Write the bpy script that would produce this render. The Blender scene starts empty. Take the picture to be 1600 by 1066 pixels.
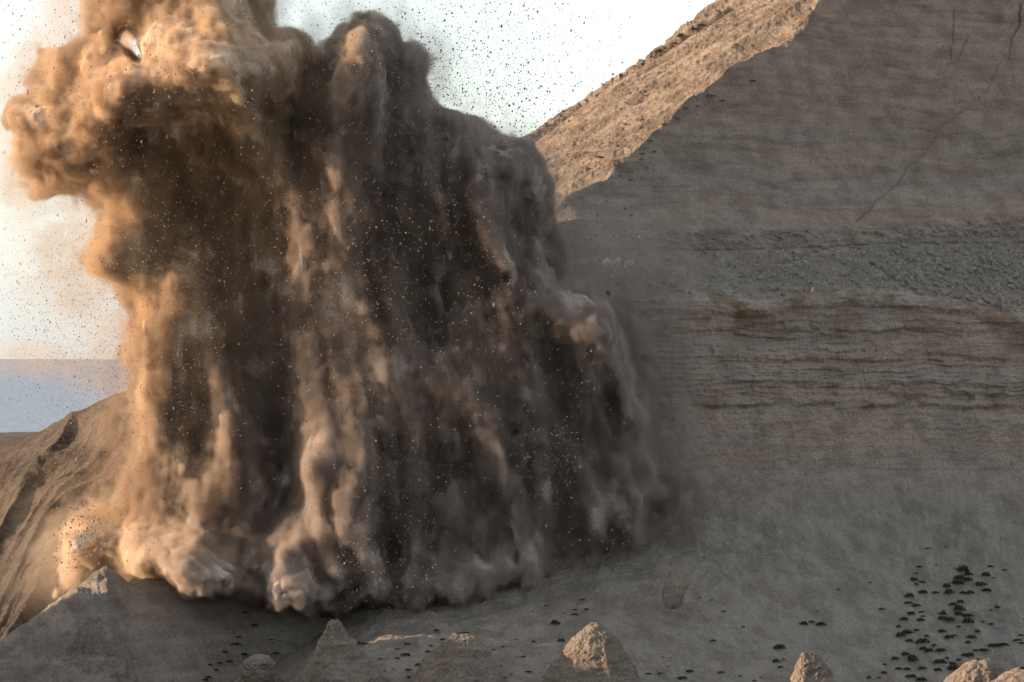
import bpy, bmesh, math, random, time
import numpy as np
from mathutils import Vector, Matrix

T0 = time.time()
R = math.radians
SC = bpy.context.scene
COL = SC.collection
RS = np.random.RandomState
FINE = False
K = 0.00016                      # metres per photo pixel per metre of distance (1600 px wide frame, 140 mm lens)

# ------------------------------------------------------------------ camera
cam_d = bpy.data.cameras.new('camera')
cam = bpy.data.objects.new('camera', cam_d)
COL.objects.link(cam)
cam.location = (0, 0, 0)
cam.rotation_euler = (R(90) + 22 * K, 0, 0)
cam_d.sensor_width = 36
cam_d.lens = 36 / (1600 * K)
cam_d.clip_start = 1.0
cam_d.clip_end = 80000
SC.camera = cam

# ------------------------------------------------------------------ sky, sun, exposure
SUN_AZ, SUN_EL = 95, 12          # degrees left of the view direction, degrees above the horizon
sv = Vector((-math.sin(R(SUN_AZ)) * math.cos(R(SUN_EL)), math.cos(R(SUN_AZ)) * math.cos(R(SUN_EL)), math.sin(R(SUN_EL))))
world = bpy.data.worlds.new('World')
SC.world = world
world.use_nodes = True
wn, wl = world.node_tree.nodes, world.node_tree.links
bg = wn['Background']
sky = wn.new('ShaderNodeTexSky')
sky.sky_type = 'NISHITA'
sky.sun_disc = False
sky.sun_elevation = R(SUN_EL)
sky.sun_rotation = R(-SUN_AZ)
sky.altitude = 100
sky.air_density = 1.0
sky.dust_density = 1.5
sky.ozone_density = 1.0
wl.new(sky.outputs[0], bg.inputs[0])
bg.inputs[1].default_value = 0.06
# thin white veil over the whole sky, brightest ahead; its floor added as fill
wt = wn.new('ShaderNodeTexCoord')
gd = Vector((-math.sin(R(22)), math.cos(R(22)), .12)).normalized()
dt = wn.new('ShaderNodeVectorMath'); dt.operation = 'DOT_PRODUCT'; dt.inputs[1].default_value = gd
wl.new(wt.outputs['Generated'], dt.inputs[0])
mr = wn.new('ShaderNodeMapRange'); mr.interpolation_type = 'SMOOTHSTEP'
mr.inputs[3].default_value = .64; mr.inputs[1].default_value = .15; mr.inputs[2].default_value = .97
wl.new(dt.outputs['Value'], mr.inputs[0])
bg2 = wn.new('ShaderNodeBackground'); bg2.inputs[0].default_value = (1.0, .975, .95, 1)
ms = wn.new('ShaderNodeMath'); ms.operation = 'MULTIPLY'; ms.inputs[1].default_value = .305
cm = wn.new('ShaderNodeMix'); cm.data_type = 'RGBA'
cm.inputs[6].default_value = (1.0, .955, .91, 1); cm.inputs[7].default_value = (.90, .975, 1.04, 1)
wl.new(mr.outputs[0], cm.inputs[0]); wl.new(cm.outputs[2], bg2.inputs[0])
wl.new(mr.outputs[0], ms.inputs[0]); wl.new(ms.outputs[0], bg2.inputs[1])
ad = wn.new('ShaderNodeAddShader'); wl.new(bg.outputs[0], ad.inputs[0]); wl.new(bg2.outputs[0], ad.inputs[1])
wl.new(ad.outputs[0], wn['World Output'].inputs[0])
sun_d = bpy.data.lights.new('sun', 'SUN')
sun_d.energy = 3.8
sun_d.angle = R(0.6)
sun_d.color = (1.0, 0.75, 0.53)
sun = bpy.data.objects.new('sun', sun_d)
COL.objects.link(sun)
sun.rotation_euler = sv.to_track_quat('Z', 'Y').to_euler()
vs = SC.view_settings
vs.view_transform = 'Standard'
vs.look = 'None'
vs.gamma = 1
vs.use_curve_mapping = False
vs.exposure = 1.22
cy = SC.cycles
cy.volume_bounces = 3
cy.volume_step_rate = 1.8
cy.volume_max_steps = 1024
cy.max_bounces = 6
cy.diffuse_bounces = 2
cy.glossy_bounces = 2
cy.transparent_max_bounces = 8
cy.use_denoising = True
cy.sample_clamp_indirect = 8

# ------------------------------------------------------------------ helpers
def tag(o, label=None, cat=None, group=None, kind=None):
    if label: o['label'] = label
    if cat: o['category'] = cat
    if group: o['group'] = group
    if kind: o['kind'] = kind
    return o

def W(px, py, Y):
    return Vector(((px - 800) * K * Y, Y, (555 - py) * K * Y))

_g = RS(7).normal(size=(256, 3)); _g /= np.linalg.norm(_g, axis=1)[:, None]
_g = _g.astype(np.float32)
_p = RS(8).permutation(256)
_p = np.concatenate([_p, _p, _p[:2]])
def perlin(x, y, z):
    x = np.asarray(x, np.float32); y = np.asarray(y, np.float32) + 0 * x; z = np.asarray(z, np.float32) + 0 * x
    xi = np.floor(x).astype(np.int64); yi = np.floor(y).astype(np.int64); zi = np.floor(z).astype(np.int64)
    xf, yf, zf = x - xi, y - yi, z - zi
    xi &= 255; yi &= 255; zi &= 255
    f = lambda t: t * t * t * (t * (t * 6 - 15) + 10)
    u, v, w = f(xf), f(yf), f(zf)
    def gr(a, b, c):
        h = _p[_p[_p[(xi + a) & 255] + ((yi + b) & 255)] + ((zi + c) & 255)]
        g = _g[h]
        return g[..., 0] * (xf - a) + g[..., 1] * (yf - b) + g[..., 2] * (zf - c)
    def lx(b, c):
        p0 = gr(0, b, c); p1 = gr(1, b, c)
        return p0 + u * (p1 - p0)
    a0 = lx(0, 0); a1 = lx(1, 0); b0 = lx(0, 1); b1 = lx(1, 1)
    c0 = a0 + v * (a1 - a0); c1 = b0 + v * (b1 - b0)
    return (c0 + w * (c1 - c0)) * 1.4
def fbm(x, y, z, oc=4, gain=.5, ridged=False):
    s = 0; a = 1; t = 0
    for i in range(oc):
        n = perlin(x * 2 ** i + 17.3 * i, y * 2 ** i + 5.1 * i, z * 2 ** i + 9.7 * i)
        if ridged: n = 1 - 2 * np.abs(n)
        s = s + a * n; t += a; a *= gain
    return s / t
def sstep(a, b, x):
    t = np.clip((x - a) / (b - a), 0, 1)
    return t * t * (3 - 2 * t)

def grid_mesh(name, P, mat, smooth=True):
    """P: rows x cols x 3 array of points -> one quad sheet."""
    n, m = P.shape[:2]
    me = bpy.data.meshes.new(name)
    me.vertices.add(n * m)
    me.vertices.foreach_set('co', P.reshape(-1).astype(np.float32))
    i = np.arange(n * m).reshape(n, m)
    q = np.stack([i[:-1, :-1], i[:-1, 1:], i[1:, 1:], i[1:, :-1]], -1).reshape(-1)
    nf = (n - 1) * (m - 1)
    me.loops.add(nf * 4)
    me.loops.foreach_set('vertex_index', q.astype(np.int32))
    me.polygons.add(nf)
    me.polygons.foreach_set('loop_start', np.arange(0, nf * 4, 4, dtype=np.int32))
    me.polygons.foreach_set('use_smooth', np.full(nf, smooth))
    me.update(calc_edges=True)
    me.materials.append(mat)
    o = bpy.data.objects.new(name, me)
    COL.objects.link(o)
    return o
def tri_mesh(name, V, F, mat, smooth=False):
    me = bpy.data.meshes.new(name)
    V = np.asarray(V, np.float32); F = np.asarray(F, np.int32)
    me.vertices.add(len(V)); me.vertices.foreach_set('co', V.reshape(-1))
    me.loops.add(F.size); me.loops.foreach_set('vertex_index', F.reshape(-1))
    me.polygons.add(len(F)); me.polygons.foreach_set('loop_start', np.arange(0, F.size, F.shape[1], dtype=np.int32))
    me.polygons.foreach_set('use_smooth', np.full(len(F), smooth))
    me.update(calc_edges=True)
    me.materials.append(mat)
    return me
def link(name, me):
    o = bpy.data.objects.new(name, me); COL.objects.link(o); return o

# ------------------------------------------------------------------ materials
class NT:
    def __init__(s, m):
        m.use_nodes = True; s.t = m.node_tree; s.t.nodes.clear(); s.out = s.t.nodes.new('ShaderNodeOutputMaterial')
    def n(s, ty, ins=None, **kw):
        nd = s.t.nodes.new(ty)
        for k, v in kw.items(): setattr(nd, k, v)
        for k, v in (ins or {}).items():
            i = nd.inputs[k]
            if isinstance(v, bpy.types.NodeSocket): s.t.links.new(v, i)
            else: i.default_value = v
        return nd
    def link(s, a, b): s.t.links.new(a, b)
    def noise(s, vec, scale, detail=4, rough=.55, dist=0.):
        return s.n('ShaderNodeTexNoise', {'Vector': vec, 'Scale': scale, 'Detail': detail, 'Roughness': rough, 'Distortion': dist}).outputs[0]
    def scale(s, vec, v):
        return s.n('ShaderNodeVectorMath', {0: vec, 1: v}, operation='MULTIPLY').outputs[0]
    def math(s, op, a, b=0., c=0.):
        return s.n('ShaderNodeMath', {0: a, 1: b, 2: c}, operation=op).outputs[0]
    def ramp(s, f, a, b, lo=0., hi=1.):
        return s.n('ShaderNodeMapRange', {0: f, 1: a, 2: b, 3: lo, 4: hi}, interpolation_type='SMOOTHSTEP').outputs[0]
    def mix(s, f, a, b, mode='MIX'):
        nd = s.n('ShaderNodeMix', data_type='RGBA', blend_type=mode)
        for i, v in ((0, f), (6, a), (7, b)):
            if isinstance(v, bpy.types.NodeSocket): s.t.links.new(v, nd.inputs[i])
            else: nd.inputs[i].default_value = v if i == 0 else (*v, 1)
        return nd.outputs[2]

def earth_material(name, kind):
    m = bpy.data.materials.new(name); t = NT(m)
    pos = t.n('ShaderNodeNewGeometry').outputs['Position']
    xyz = t.n('ShaderNodeSeparateXYZ', {0: pos})
    X, Y, Z = xyz.outputs
    big = t.noise(pos, .09, 4)
    med = t.noise(pos, .6, 5, .6)
    fine = t.noise(pos, 7., 6, .8)
    grit = t.noise(pos, 19., 3, .75)
    if kind == 'main':
        grey = t.mix(t.ramp(big, .35, .65), (.40, .342, .282), (.335, .29, .245))
        # talus streaks running down the slope
        st = t.noise(t.scale(pos, (1.3, .25, .25)), 1.0, 5, .6, .6)
        grey = t.mix(t.ramp(st, .44, .58, 0, .75), grey, (.43, .37, .315))
        # cliff: thin horizontal beds of reddish clay and grey marl
        wob = t.math('MULTIPLY', t.noise(pos, .12, 3), 2.6)
        zz = t.math('ADD', Z, wob)
        cv = t.n('ShaderNodeCombineXYZ', {0: t.math('MULTIPLY', X, .05), 1: 0., 2: t.math('MULTIPLY', zz, 1.0)}).outputs[0]
        beds = t.noise(cv, 1.15, 5, .7)
        cl = t.mix(t.ramp(beds, .38, .62), (.58, .425, .335), (.50, .42, .345))
        beds2 = t.noise(t.scale(cv, (1, 1, 3.)), 1.7, 3, .6)
        cl = t.mix(t.ramp(beds2, .5, .7, 0, .6), cl, (.30, .22, .18))
        rust = t.math('MULTIPLY', t.ramp(Z, 1.2, 2.2), t.ramp(t.noise(t.scale(pos, (.35, .35, .5)), 1., 3), .5, .58))
        cl = t.mix(t.math('MULTIPLY', rust, .65), cl, (.31, .19, .10))
        steep = t.ramp(t.math('ABSOLUTE', t.n('ShaderNodeSeparateXYZ', {0: t.n('ShaderNodeNewGeometry').outputs['True Normal']}).outputs[2]), .45, .62, 1, 0)
        inz = t.math('MULTIPLY', t.ramp(t.math('ADD', Z, t.math('MULTIPLY', big, 5.)), -7.5, -3.), t.ramp(Z, 3.9, 4.3, 1, 0))
        redm = t.math('MULTIPLY', inz, .85)
        base = t.mix(redm, grey, cl)
        # upper hill: reddish clay bands above, pale tan face to the left
        up = t.ramp(Z, 5.5, 9.)
        cv2 = t.n('ShaderNodeCombineXYZ', {0: t.math('MULTIPLY', X, .03), 1: t.math('MULTIPLY', Y, .02), 2: t.math('ADD', Z, t.math('MULTIPLY', big, 6.))}).outputs[0]
        b3 = t.noise(cv2, .55, 4, .6)
        upc = t.mix(t.ramp(b3, .42, .60, 0, .55), (.40, .34, .275), (.45, .32, .245))
        red = t.ramp(t.math('ADD', Z, t.math('MULTIPLY', t.noise(pos, .1, 3), 8.)), 17.5, 22.)
        upc = t.mix(t.math('MULTIPLY', red, .75), upc, (.42, .30, .235))
        base = t.mix(up, base, upc)
        # the left-facing flank is dry pale tan soil
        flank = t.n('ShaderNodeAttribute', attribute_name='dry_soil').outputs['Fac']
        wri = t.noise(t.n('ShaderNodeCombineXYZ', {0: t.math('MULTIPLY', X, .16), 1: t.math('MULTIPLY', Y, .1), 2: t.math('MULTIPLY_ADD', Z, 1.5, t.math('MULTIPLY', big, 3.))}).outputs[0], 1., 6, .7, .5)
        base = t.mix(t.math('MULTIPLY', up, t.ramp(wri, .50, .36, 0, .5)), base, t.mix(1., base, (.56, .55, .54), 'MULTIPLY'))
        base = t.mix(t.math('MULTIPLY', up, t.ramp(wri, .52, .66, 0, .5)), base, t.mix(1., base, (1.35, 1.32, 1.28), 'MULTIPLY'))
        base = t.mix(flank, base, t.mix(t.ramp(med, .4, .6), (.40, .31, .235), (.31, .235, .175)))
    elif kind == 'left':
        base = t.mix(t.ramp(big, .35, .65), (.19, .145, .11), (.14, .112, .09))
        st = t.noise(t.scale(pos, (.8, .8, .25)), 1.4, 5, .6, .8)
        base = t.mix(t.ramp(st, .45, .6, 0, .6), base, (.09, .07, .055))
    else:
        cv = t.n('ShaderNodeCombineXYZ', {0: t.math('MULTIPLY', X, .08), 1: 0., 2: Z}).outputs[0]
        beds = t.noise(cv, 1.3, 4, .6, .2)
        base = t.mix(t.ramp(beds, .4, .6), (.38, .315, .255), (.33, .255, .20)) if kind == 'pin' else t.mix(t.ramp(beds, .4, .6), (.40, .34, .285), (.34, .285, .24))
    c = t.mix(t.ramp(med, .40, .62, 0, .6), base, t.mix(1., base, (.62, .6, .58), 'MULTIPLY'))
    c = t.mix(t.ramp(fine, .51, .64, 0, .75), c, t.mix(1., c, (1.35, 1.33, 1.3), 'MULTIPLY'))
    c = t.mix(t.ramp(fine, .48, .36, 0, .7), c, t.mix(1., c, (.55, .54, .52), 'MULTIPLY'))
    c = t.mix(t.ramp(grit, .50, .62, 0, .55), c, t.mix(1., c, (1.55, 1.52, 1.5), 'MULTIPLY'))
    c = t.mix(t.ramp(grit, .48, .36, 0, .6), c, t.mix(1., c, (.5, .49, .48), 'MULTIPLY'))
    h = t.math('ADD', t.math('MULTIPLY', t.noise(pos, 2.2, 8, .72), .55), t.math('MULTIPLY', t.noise(pos, 11., 4, .7), .16))
    bump = t.n('ShaderNodeBump', {'Height': h, 'Strength': 1., 'Distance': .9})
    b = t.n('ShaderNodeBsdfPrincipled', {'Base Color': c, 'Roughness': .95, 'Specular IOR Level': .15, 'Normal': bump.outputs[0]})
    t.link(b.outputs[0], t.out.inputs[0])
    return m

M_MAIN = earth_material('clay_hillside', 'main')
M_LEFT = earth_material('dry_soil', 'left')
M_PIN = earth_material('marl_pinnacle', 'pin')
M_RIDGE = earth_material('eroded_marl', 'ridge')

def simple_mat(name, ca, cb, scale=3., rough=.9, spec=.2, bump=.0, objrand=0.):
    m = bpy.data.materials.new(name); t = NT(m)
    pos = t.n('ShaderNodeNewGeometry').outputs['Position']
    f = t.noise(pos, scale, 4)
    c = t.mix(t.ramp(f, .35, .65), ca, cb)
    if objrand:
        r = t.n('ShaderNodeNewGeometry').outputs['Random Per Island']
        c = t.mix(t.math('MULTIPLY', r, objrand), c, t.mix(1., c, (.35, .35, .35), 'MULTIPLY'))
    ins = {'Base Color': c, 'Roughness': rough, 'Specular IOR Level': spec}
    if bump:
        ins['Normal'] = t.n('ShaderNodeBump', {'Height': t.noise(pos, scale * 4, 4, .7), 'Strength': .8, 'Distance': bump}).outputs[0]
    b = t.n('ShaderNodeBsdfPrincipled', ins)
    t.link(b.outputs[0], t.out.inputs[0])
    return m
M_ROCK = simple_mat('flying_rock_stone', (.30, .26, .22), (.22, .19, .165), 6., bump=.05)
M_DEB = simple_mat('debris_stone', (.36, .30, .245), (.18, .15, .125), 2., objrand=.8)
M_RUB = simple_mat('rubble_stone', (.37, .32, .27), (.25, .22, .19), 3., bump=.05, objrand=.4)
M_SHRUB = simple_mat('shrub_leaves', (.040, .042, .022), (.075, .072, .040), 5.)
M_SHRUB2 = simple_mat('dry_shrub_leaves', (.10, .10, .05), (.16, .135, .08), 5.)

# ------------------------------------------------------------------ main terrain: talus, cliff, bench, bank, upper hill
U = np.concatenate([np.linspace(-420, 140, 60)[:-1], np.linspace(140, 1640, 1130), np.linspace(1640, 2300, 80)[1:]]).astype(np.float64)
UK = [-420, 150, 400, 550, 700, 850, 1000, 1100, 1250, 1400, 1600, 2300]
_xs = np.arange(-800, 2701, 5.)
_kr = np.exp(-(np.arange(-30, 31) * 5 / 55.) ** 2); _kr /= _kr.sum()
def smooth_tab(kx, ky, x):
    d = np.convolve(np.interp(_xs, kx, ky), _kr, 'same')
    d[:40] = ky[0]; d[-40:] = ky[-1]
    return np.interp(x, _xs, d)
def L(py, Y): return smooth_tab(UK, py, U), smooth_tab(UK, Y, U)
lev_a = L([1700] * 12, [150] * 12)
lev_b = L([1230, 1230, 1160, 1066, 1066, 1066, 1066, 1066, 1066, 1066, 1066, 1080], [212, 214, 222, 215, 217, 220, 224, 226, 229, 232, 236, 246])
lev_c = L([1120, 1120, 1040, 985, 964, 935, 880, 845, 865, 885, 905, 930], [228, 233, 234, 230, 232, 236, 241, 242.5, 244, 247, 250, 260])
lev_d = L([1030, 930, 930, 920, 870, 800, 755, 725, 725, 735, 735, 740], [240, 242, 244, 244, 245, 246, 249, 250.5, 253, 255.5, 258.5, 268])
# cliff top, with the photo's dips
ct_x = [-420, 150, 400, 550, 700, 850, 1000, 1040, 1120, 1200, 1240, 1290, 1330, 1400, 1450, 1500, 1560, 1600, 1660, 2300]
ct_y = [1020, 910, 850, 700, 600, 500, 467, 466, 470, 471, 462, 461, 452, 458, 466, 468, 488, 492, 500, 540]
lev_e = (np.interp(U, ct_x, ct_y), smooth_tab(UK, [243, 244, 247, 248, 249, 249.5, 251, 252.3, 254.7, 257.3, 260.5, 270], U))
lev_g = L([1000, 880, 800, 640, 520, 410, 388, 392, 388, 380, 380, 380], [249, 250, 253, 254, 255, 256, 258, 259.5, 262.5, 266, 269.5, 279])
hb_x = [-420, 150, 400, 550, 700, 850, 900, 960, 1030, 1100, 1180, 1250, 1340, 1400, 1500, 1600, 2300]
hb_y = [980, 850, 760, 600, 470, 352, 342, 343, 350, 353, 351, 353, 352, 348, 338, 336, 330]
lev_h = (np.interp(U, hb_x, hb_y), lev_g[1] + 1.3)
SW = lambda px: 6.0 * np.clip((px - 880) / 720., 0, 2.2) ** 1.1
lev_b, lev_c, lev_d, lev_e, lev_g, lev_h = [(q[0], q[1] + SW(U)) for q in (lev_b, lev_c, lev_d, lev_e, lev_g, lev_h)]
def zone(A, B, n, last=False):
    t = np.linspace(0, 1, n)[:, None]
    if not last: t = t[:-1]
    # interpolate in world Z and Y
    za = (555 - A[0]) * K * A[1]; zb = (555 - B[0]) * K * B[1]
    return A[1] + (B[1] - A[1]) * t, za + (zb - za) * t, t
zs = [zone(lev_a, lev_b, 50), zone(lev_b, lev_c, 190), zone(lev_c, lev_d, 150), zone(lev_d, lev_e, 330), zone(lev_e, lev_g, 120), zone(lev_g, lev_h, 60, True)]
Yg = np.concatenate([z[0] for z in zs]); Zg = np.concatenate([z[1] for z in zs])
zid = np.concatenate([np.full(z[0].shape[0], i) for i, z in enumerate(zs)])
zt = np.concatenate([z[2][:, 0] for z in zs])
# smooth the talus profile a bit (not the cliff rim)
n_low = Yg.shape[0]
# upper hill
s_up = np.concatenate([np.linspace(0, 26, 300)[1:], np.linspace(26, 60, 200)[1:], np.linspace(60, 160, 40)[1:]])[:, None]
Yu = lev_h[1][None, :] + s_up
Xu = (U[None, :] - 800) * K * Yu
zh = (555 - lev_h[0]) * K * lev_h[1]
def upper(X, Y):
    w1 = fbm(X * .045, Y * .045, 0.3 + 0 * X, 3)
    px = 800 + X / (K * Y)
    s = Y - smooth_tab(UK, [250, 251, 254, 255, 256, 257.3, 259.3, 260.8, 263.8, 267.3, 270.8, 280.3], px) - SW(px)
    sc_ = np.clip(s, 0, 9.8)
    shade = 8.85 + np.where(s > 9.8, .50 * 9.8 + .034 * 9.8 ** 2 + (s - 9.8) * 1.17, .50 * s + .034 * sc_ * sc_)
    # rounded shoulder high on the right and a shallow gully
    shade += 1.6 * np.exp(-((X - 20) / 7) ** 2) * sstep(6, 18, s) - 1.3 * np.exp(-((X - 13.5 - .25 * s) / 2.6) ** 2) * sstep(7, 15, s)
    shade -= .9 * np.exp(-((X - 33) / 4) ** 2) * sstep(4, 12, s)
    shade += 3.6 * sstep(0, 10, s)
    shade += 1.8 * w1 + 2.6 * fbm((X - .35 * s) * .085, s * .05, 7.7 + 0 * X, 4, .5, True) * sstep(0, 8, s)
    lit = 8.3 + .55 * (X - 4.08) + .241 * (Y - 255) + 1.0 * fbm(X * .08 + 9, Y * .03, 1.7 + 0 * X, 3) + 1.9 * fbm((Y * .8 - X * .35) * .17, X * .03, 5.2 + 0 * X, 3, .5, True)
    back = 15.8 + 1.026 * (X - 1.39) - .5 * (Y - 290) + .5 * fbm(X * .25, Y * .1, 4.4 + 0 * X, 4)
    k = .35
    m = -np.log(np.exp(-shade / k + lit / k * 0 + 0) + 0) if False else np.minimum(shade, lit)
    return np.minimum(m, back), shade, lit, back
zu, sh, li, ba = upper(Xu, Yu)
z0u = upper(Xu[:1], Yu[:1])[0]
off = zh[None, :] - z0u
zu = zu + off * np.exp(-(s_up / 7.0)) + np.where(U < 860, 0, 0)
Yg = np.concatenate([Yg, Yu]); Zg = np.concatenate([Zg, zu])
zid = np.concatenate([zid, np.full(s_up.shape[0], 6)]); zt = np.concatenate([zt, s_up[:, 0]])
Xg = (U[None, :] - 800) * K * Yg
PX = U[None, :] + 0 * Yg; PY = 555 - Zg / (K * Yg)
zc = zid[:, None] + 0 * Yg
# --- displacement
dn = np.zeros_like(Yg); dz = np.zeros_like(Yg)
nb = fbm(Xg * .12, Yg * .12, Zg * .12, 4)
nm = fbm(Xg * .5, Yg * .5, Zg * .5, 4, .55)
nf = fbm(Xg * 2.2, Yg * 2.2, Zg * 2.2, 3, .6)
tal = (zc <= 2)
# downslope rills on the talus
fan = (PX - 1150) / 900.0
rill = fbm((Xg + fan * (PY - 800) * -.012) * 1.1, Yg * .06, Zg * .06, 4, .55, True)
dz += np.where(tal, nb * .9 + nm * .36 + nf * .13 + rill * .15 * (.4 + nm) * sstep(700, 780, PY) * (1 - sstep(930, 1000, PY)) * sstep(1000, 1100, PX), 0)
# cliff: ledges + vertical joints + fallen pocket
cl = (zc == 3)
tcl = np.where(cl, zt[:, None], 0)
env = np.sin(np.clip(tcl, 0, 1) * math.pi) ** .35 * cl
wz = Zg + nb * .8 + nm * .25
strat = perlin(Xg * .04, 0.5 + 0 * Xg, wz * 1.1) + .6 * perlin(Xg * .1 + 4, .5 + 0 * Xg, wz * 2.7)
strat = strat + .45 * perlin(Xg * .18 + 9, .5 + 0 * Xg, wz * 6.)
step = np.floor(strat * 4 + 40) / 4 - 10
upc_ = sstep(.25, .55, tcl)                       # crisp beds on the upper two thirds, smooth apron below
crk = fbm(Xg * .35, Yg * .1, Zg * 1.4, 4, .55, True)
vj = fbm(Xg * .55 + .4 * nm, 2.2 + 0 * Xg, Zg * .10, 4, .6, True)
dn += env * (-(step * .15 + strat * .10) * (.2 + .8 * upc_) - crk * .26 * (.3 + .7 * upc_) - vj * .30 * (.25 + .75 * upc_) - nm * .42 - nf * .14)
for (x0, x1, y0, w_, d_) in [(1040, 1500, 520, 3, .22), (1160, 1600, 566, 2.5, .26), (1090, 1500, 637, 3.5, .34), (1470, 1560, 620, 6, .7), (1480, 1570, 642, 5, .5), (1150, 1600, 608, 2, .15), (1060, 1330, 498, 2, .14)]:
    yy = y0 + 6 * perlin(PX * .012, y0 * .3 + 0 * PX, 0 * PX) + 3 * perlin(PX * .05, y0 * .7 + 0 * PX, 0 * PX)
    fade = sstep(x0 - 20, x0 + 20, PX) * (1 - sstep(x1 - 20, x1 + 20, PX)) * sstep(-.25, .05, perlin(PX * .02, y0 + 0 * PX, 3 + 0 * PX))
    dn += cl * fade * d_ * .6 * (np.exp(-((PY - yy) / w_) ** 2) - .8 * np.exp(-((PY - yy + 8) / 6) ** 2))
dn += cl * .8 * np.exp(-((PX - 1170) / 60) ** 2 - ((PY - 525) / 22) ** 2)
dn += cl * 1.3 * np.exp(-((PX - 1590) / 22) ** 2 - ((PY - 540) / 26) ** 2)
dn -= cl * .7 * np.exp(-((PX - 1340) / 26) ** 2) * sstep(560, 470, PY)
# rim slab overhang
dn -= cl * sstep(.90, .95, tcl) * .35 * (1 + nm)
# bench of rubble: lumpy; bank: crumbly
be = (zc == 4)
lump = fbm(Xg * 1.7, Yg * 1.7, Zg * 1.7, 4, .62)
bw = np.sin(np.clip(np.where(be, zt[:, None], 0), 0, 1) * math.pi) ** .5
dz += be * bw * (nb * .7 + lump * .33)
bk = (zc == 5)
bkw = np.sin(np.clip(np.where(bk, zt[:, None], 0), 0, 1) * math.pi) ** .5
bankn = fbm(Xg * .8, Yg * .3, Zg * .8, 4, .6, True)
dn += bk * bkw * (-bankn * .55 - nf * .25) * sstep(960, 1060, PX)
# upper hill
uph = (zc == 6)
su = np.where(uph, zt[:, None], 0)
uw = sstep(0, 2.5, su)
YY = Yg; ZZ = Zg
sh_f = np.zeros_like(Yg); sh_f[n_low:] = sstep(-.4, .4, li - sh)          # 1 on the shaded face
ba_f = np.zeros_like(Yg); ba_f[n_low:] = sstep(2.2, .3, ba - np.minimum(sh, li))   # 1 near the skyline
wr = fbm(Xg * .06, ZZ * .55, YY * .05, 4, .55)
dz += uph * uw * (nm * .22 + nf * .09 + sh_f * (wr * .95 + nb * .7 + .35 * np.floor(wr * 5) / 5))
# lit flank: rills running down to the left
rl = fbm((Yg * .9 - Xg * .3) * 1.0, Xg * .05 + Zg * .05, 0 * Xg, 4, .6, True)
dz += uph * uw * (1 - sh_f) * (rl * .24 + nf * .12)
# craggy band under the skyline
cr = fbm(Xg * .9, Yg * .5, Zg * .9, 4, .6, True)
dz += uph * ba_f * (cr * .45 - .45 * sstep(.2, .8, ba_f) * 0)
bandd = np.zeros_like(Yg); bb = ba - np.minimum(sh, li); bandd[n_low:] = np.exp(-((bb - 2.6 - .5 * nm[n_low:]) / .9) ** 2)
dz -= uph * bandd * 1.0 * (1 - sh_f)
# fractures on the shaded hill
def groove(pts, w_, d_):
    global dz
    D = np.full(PX.shape, 1e9)
    wobx = PX + 6 * perlin(PX * .03, PY * .03, 0 * PX) + 3 * perlin(PX * .11, PY * .11, 0 * PX)
    for (ax, ay), (bx, by) in zip(pts[:-1], pts[1:]):
        vx, vy = bx - ax, by - ay
        t = np.clip(((wobx - ax) * vx + (PY - ay) * vy) / (vx * vx + vy * vy), 0, 1)
        D = np.minimum(D, np.hypot(wobx - ax - t * vx, PY - ay - t * vy))
    dz -= uph * np.exp(-(D / w_) ** 2) * d_
groove([(1340, 345), (1385, 300), (1425, 250), (1460, 212), (1500, 175), (1530, 150)], 1.3, .36)
groove([(1530, 150), (1575, 85), (1592, 40), (1597, 0)], 1.3, .4)
groove([(1485, 95), (1488, 60), (1492, 10)], 1.0, .22)
groove([(1345, 140), (1350, 110), (1350, 78)], .9, .15)
groove([(1480, 115), (1500, 80), (1512, 60)], .9, .18)
groove([(1325, 120), (1330, 95)], .9, .12)
groove([(1360, 210), (1400, 165), (1420, 150)], .8, .1)
Yg = Yg + dn
Zg = Zg + dz
terr = np.stack([Xg, Yg, Zg], -1)
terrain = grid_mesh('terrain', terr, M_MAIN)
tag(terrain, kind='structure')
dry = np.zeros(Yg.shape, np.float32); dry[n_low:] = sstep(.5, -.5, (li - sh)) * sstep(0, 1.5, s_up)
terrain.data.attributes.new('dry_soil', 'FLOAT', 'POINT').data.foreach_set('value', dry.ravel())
print('terrain', time.time() - T0, terr.shape)
TPX = 800 + terr[..., 0] / (K * terr[..., 1]); TPY = 555 - terr[..., 2] / (K * terr[..., 1])

# ------------------------------------------------------------------ left hill with gullies
UL = np.linspace(-700, 560, 700)
cr_py = np.interp(UL, [-700, -200, 0, 40, 90, 140, 190, 300, 420, 560], [1000, 800, 702, 686, 660, 637, 617, 585, 600, 640])
crY = np.interp(UL, [-700, 0, 190, 560], [268, 263, 260, 262])
fb_py = np.full_like(UL, 1250.); fbY = np.interp(UL, [-700, 60, 150, 240, 330, 560], [205, 213, 222, 236, 246, 256])
tt = np.concatenate([np.linspace(0, 1, 620)[:-1], 1 + np.linspace(0, 1, 60)])[:, None]
zf = (555 - fb_py) * K * fbY; zcst = (555 - cr_py) * K * crY
tf = np.clip(tt, 0, 1); tb = np.clip(tt - 1, 0, 1)
Yl = fbY + (crY - fbY) * tf + tb * 90
Zl = zf + (zcst - zf) * (tf ** .94) - tb * 75
Xl = (UL[None, :] - 800) * K * Yl
PXl = UL[None, :] + 0 * Yl; PYl = 555 - Zl / (K * Yl)
ac = (PXl * .80 + PYl * .55) / 62.0 + .55 * perlin(PXl * .006, PYl * .006, 0 * PXl)
al = (-PXl * .55 + PYl * .8) / 420.0
gl = fbm(ac, al, 0 * al, 4, .45, True)
g2 = fbm(Xl * .35, Yl * .35, Zl * .35, 4)
g3 = fbm(Xl * 2, Yl * 2, Zl * 2, 3, .6)
amp = sstep(0.0, .12, 1 - tf + .02)
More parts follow.
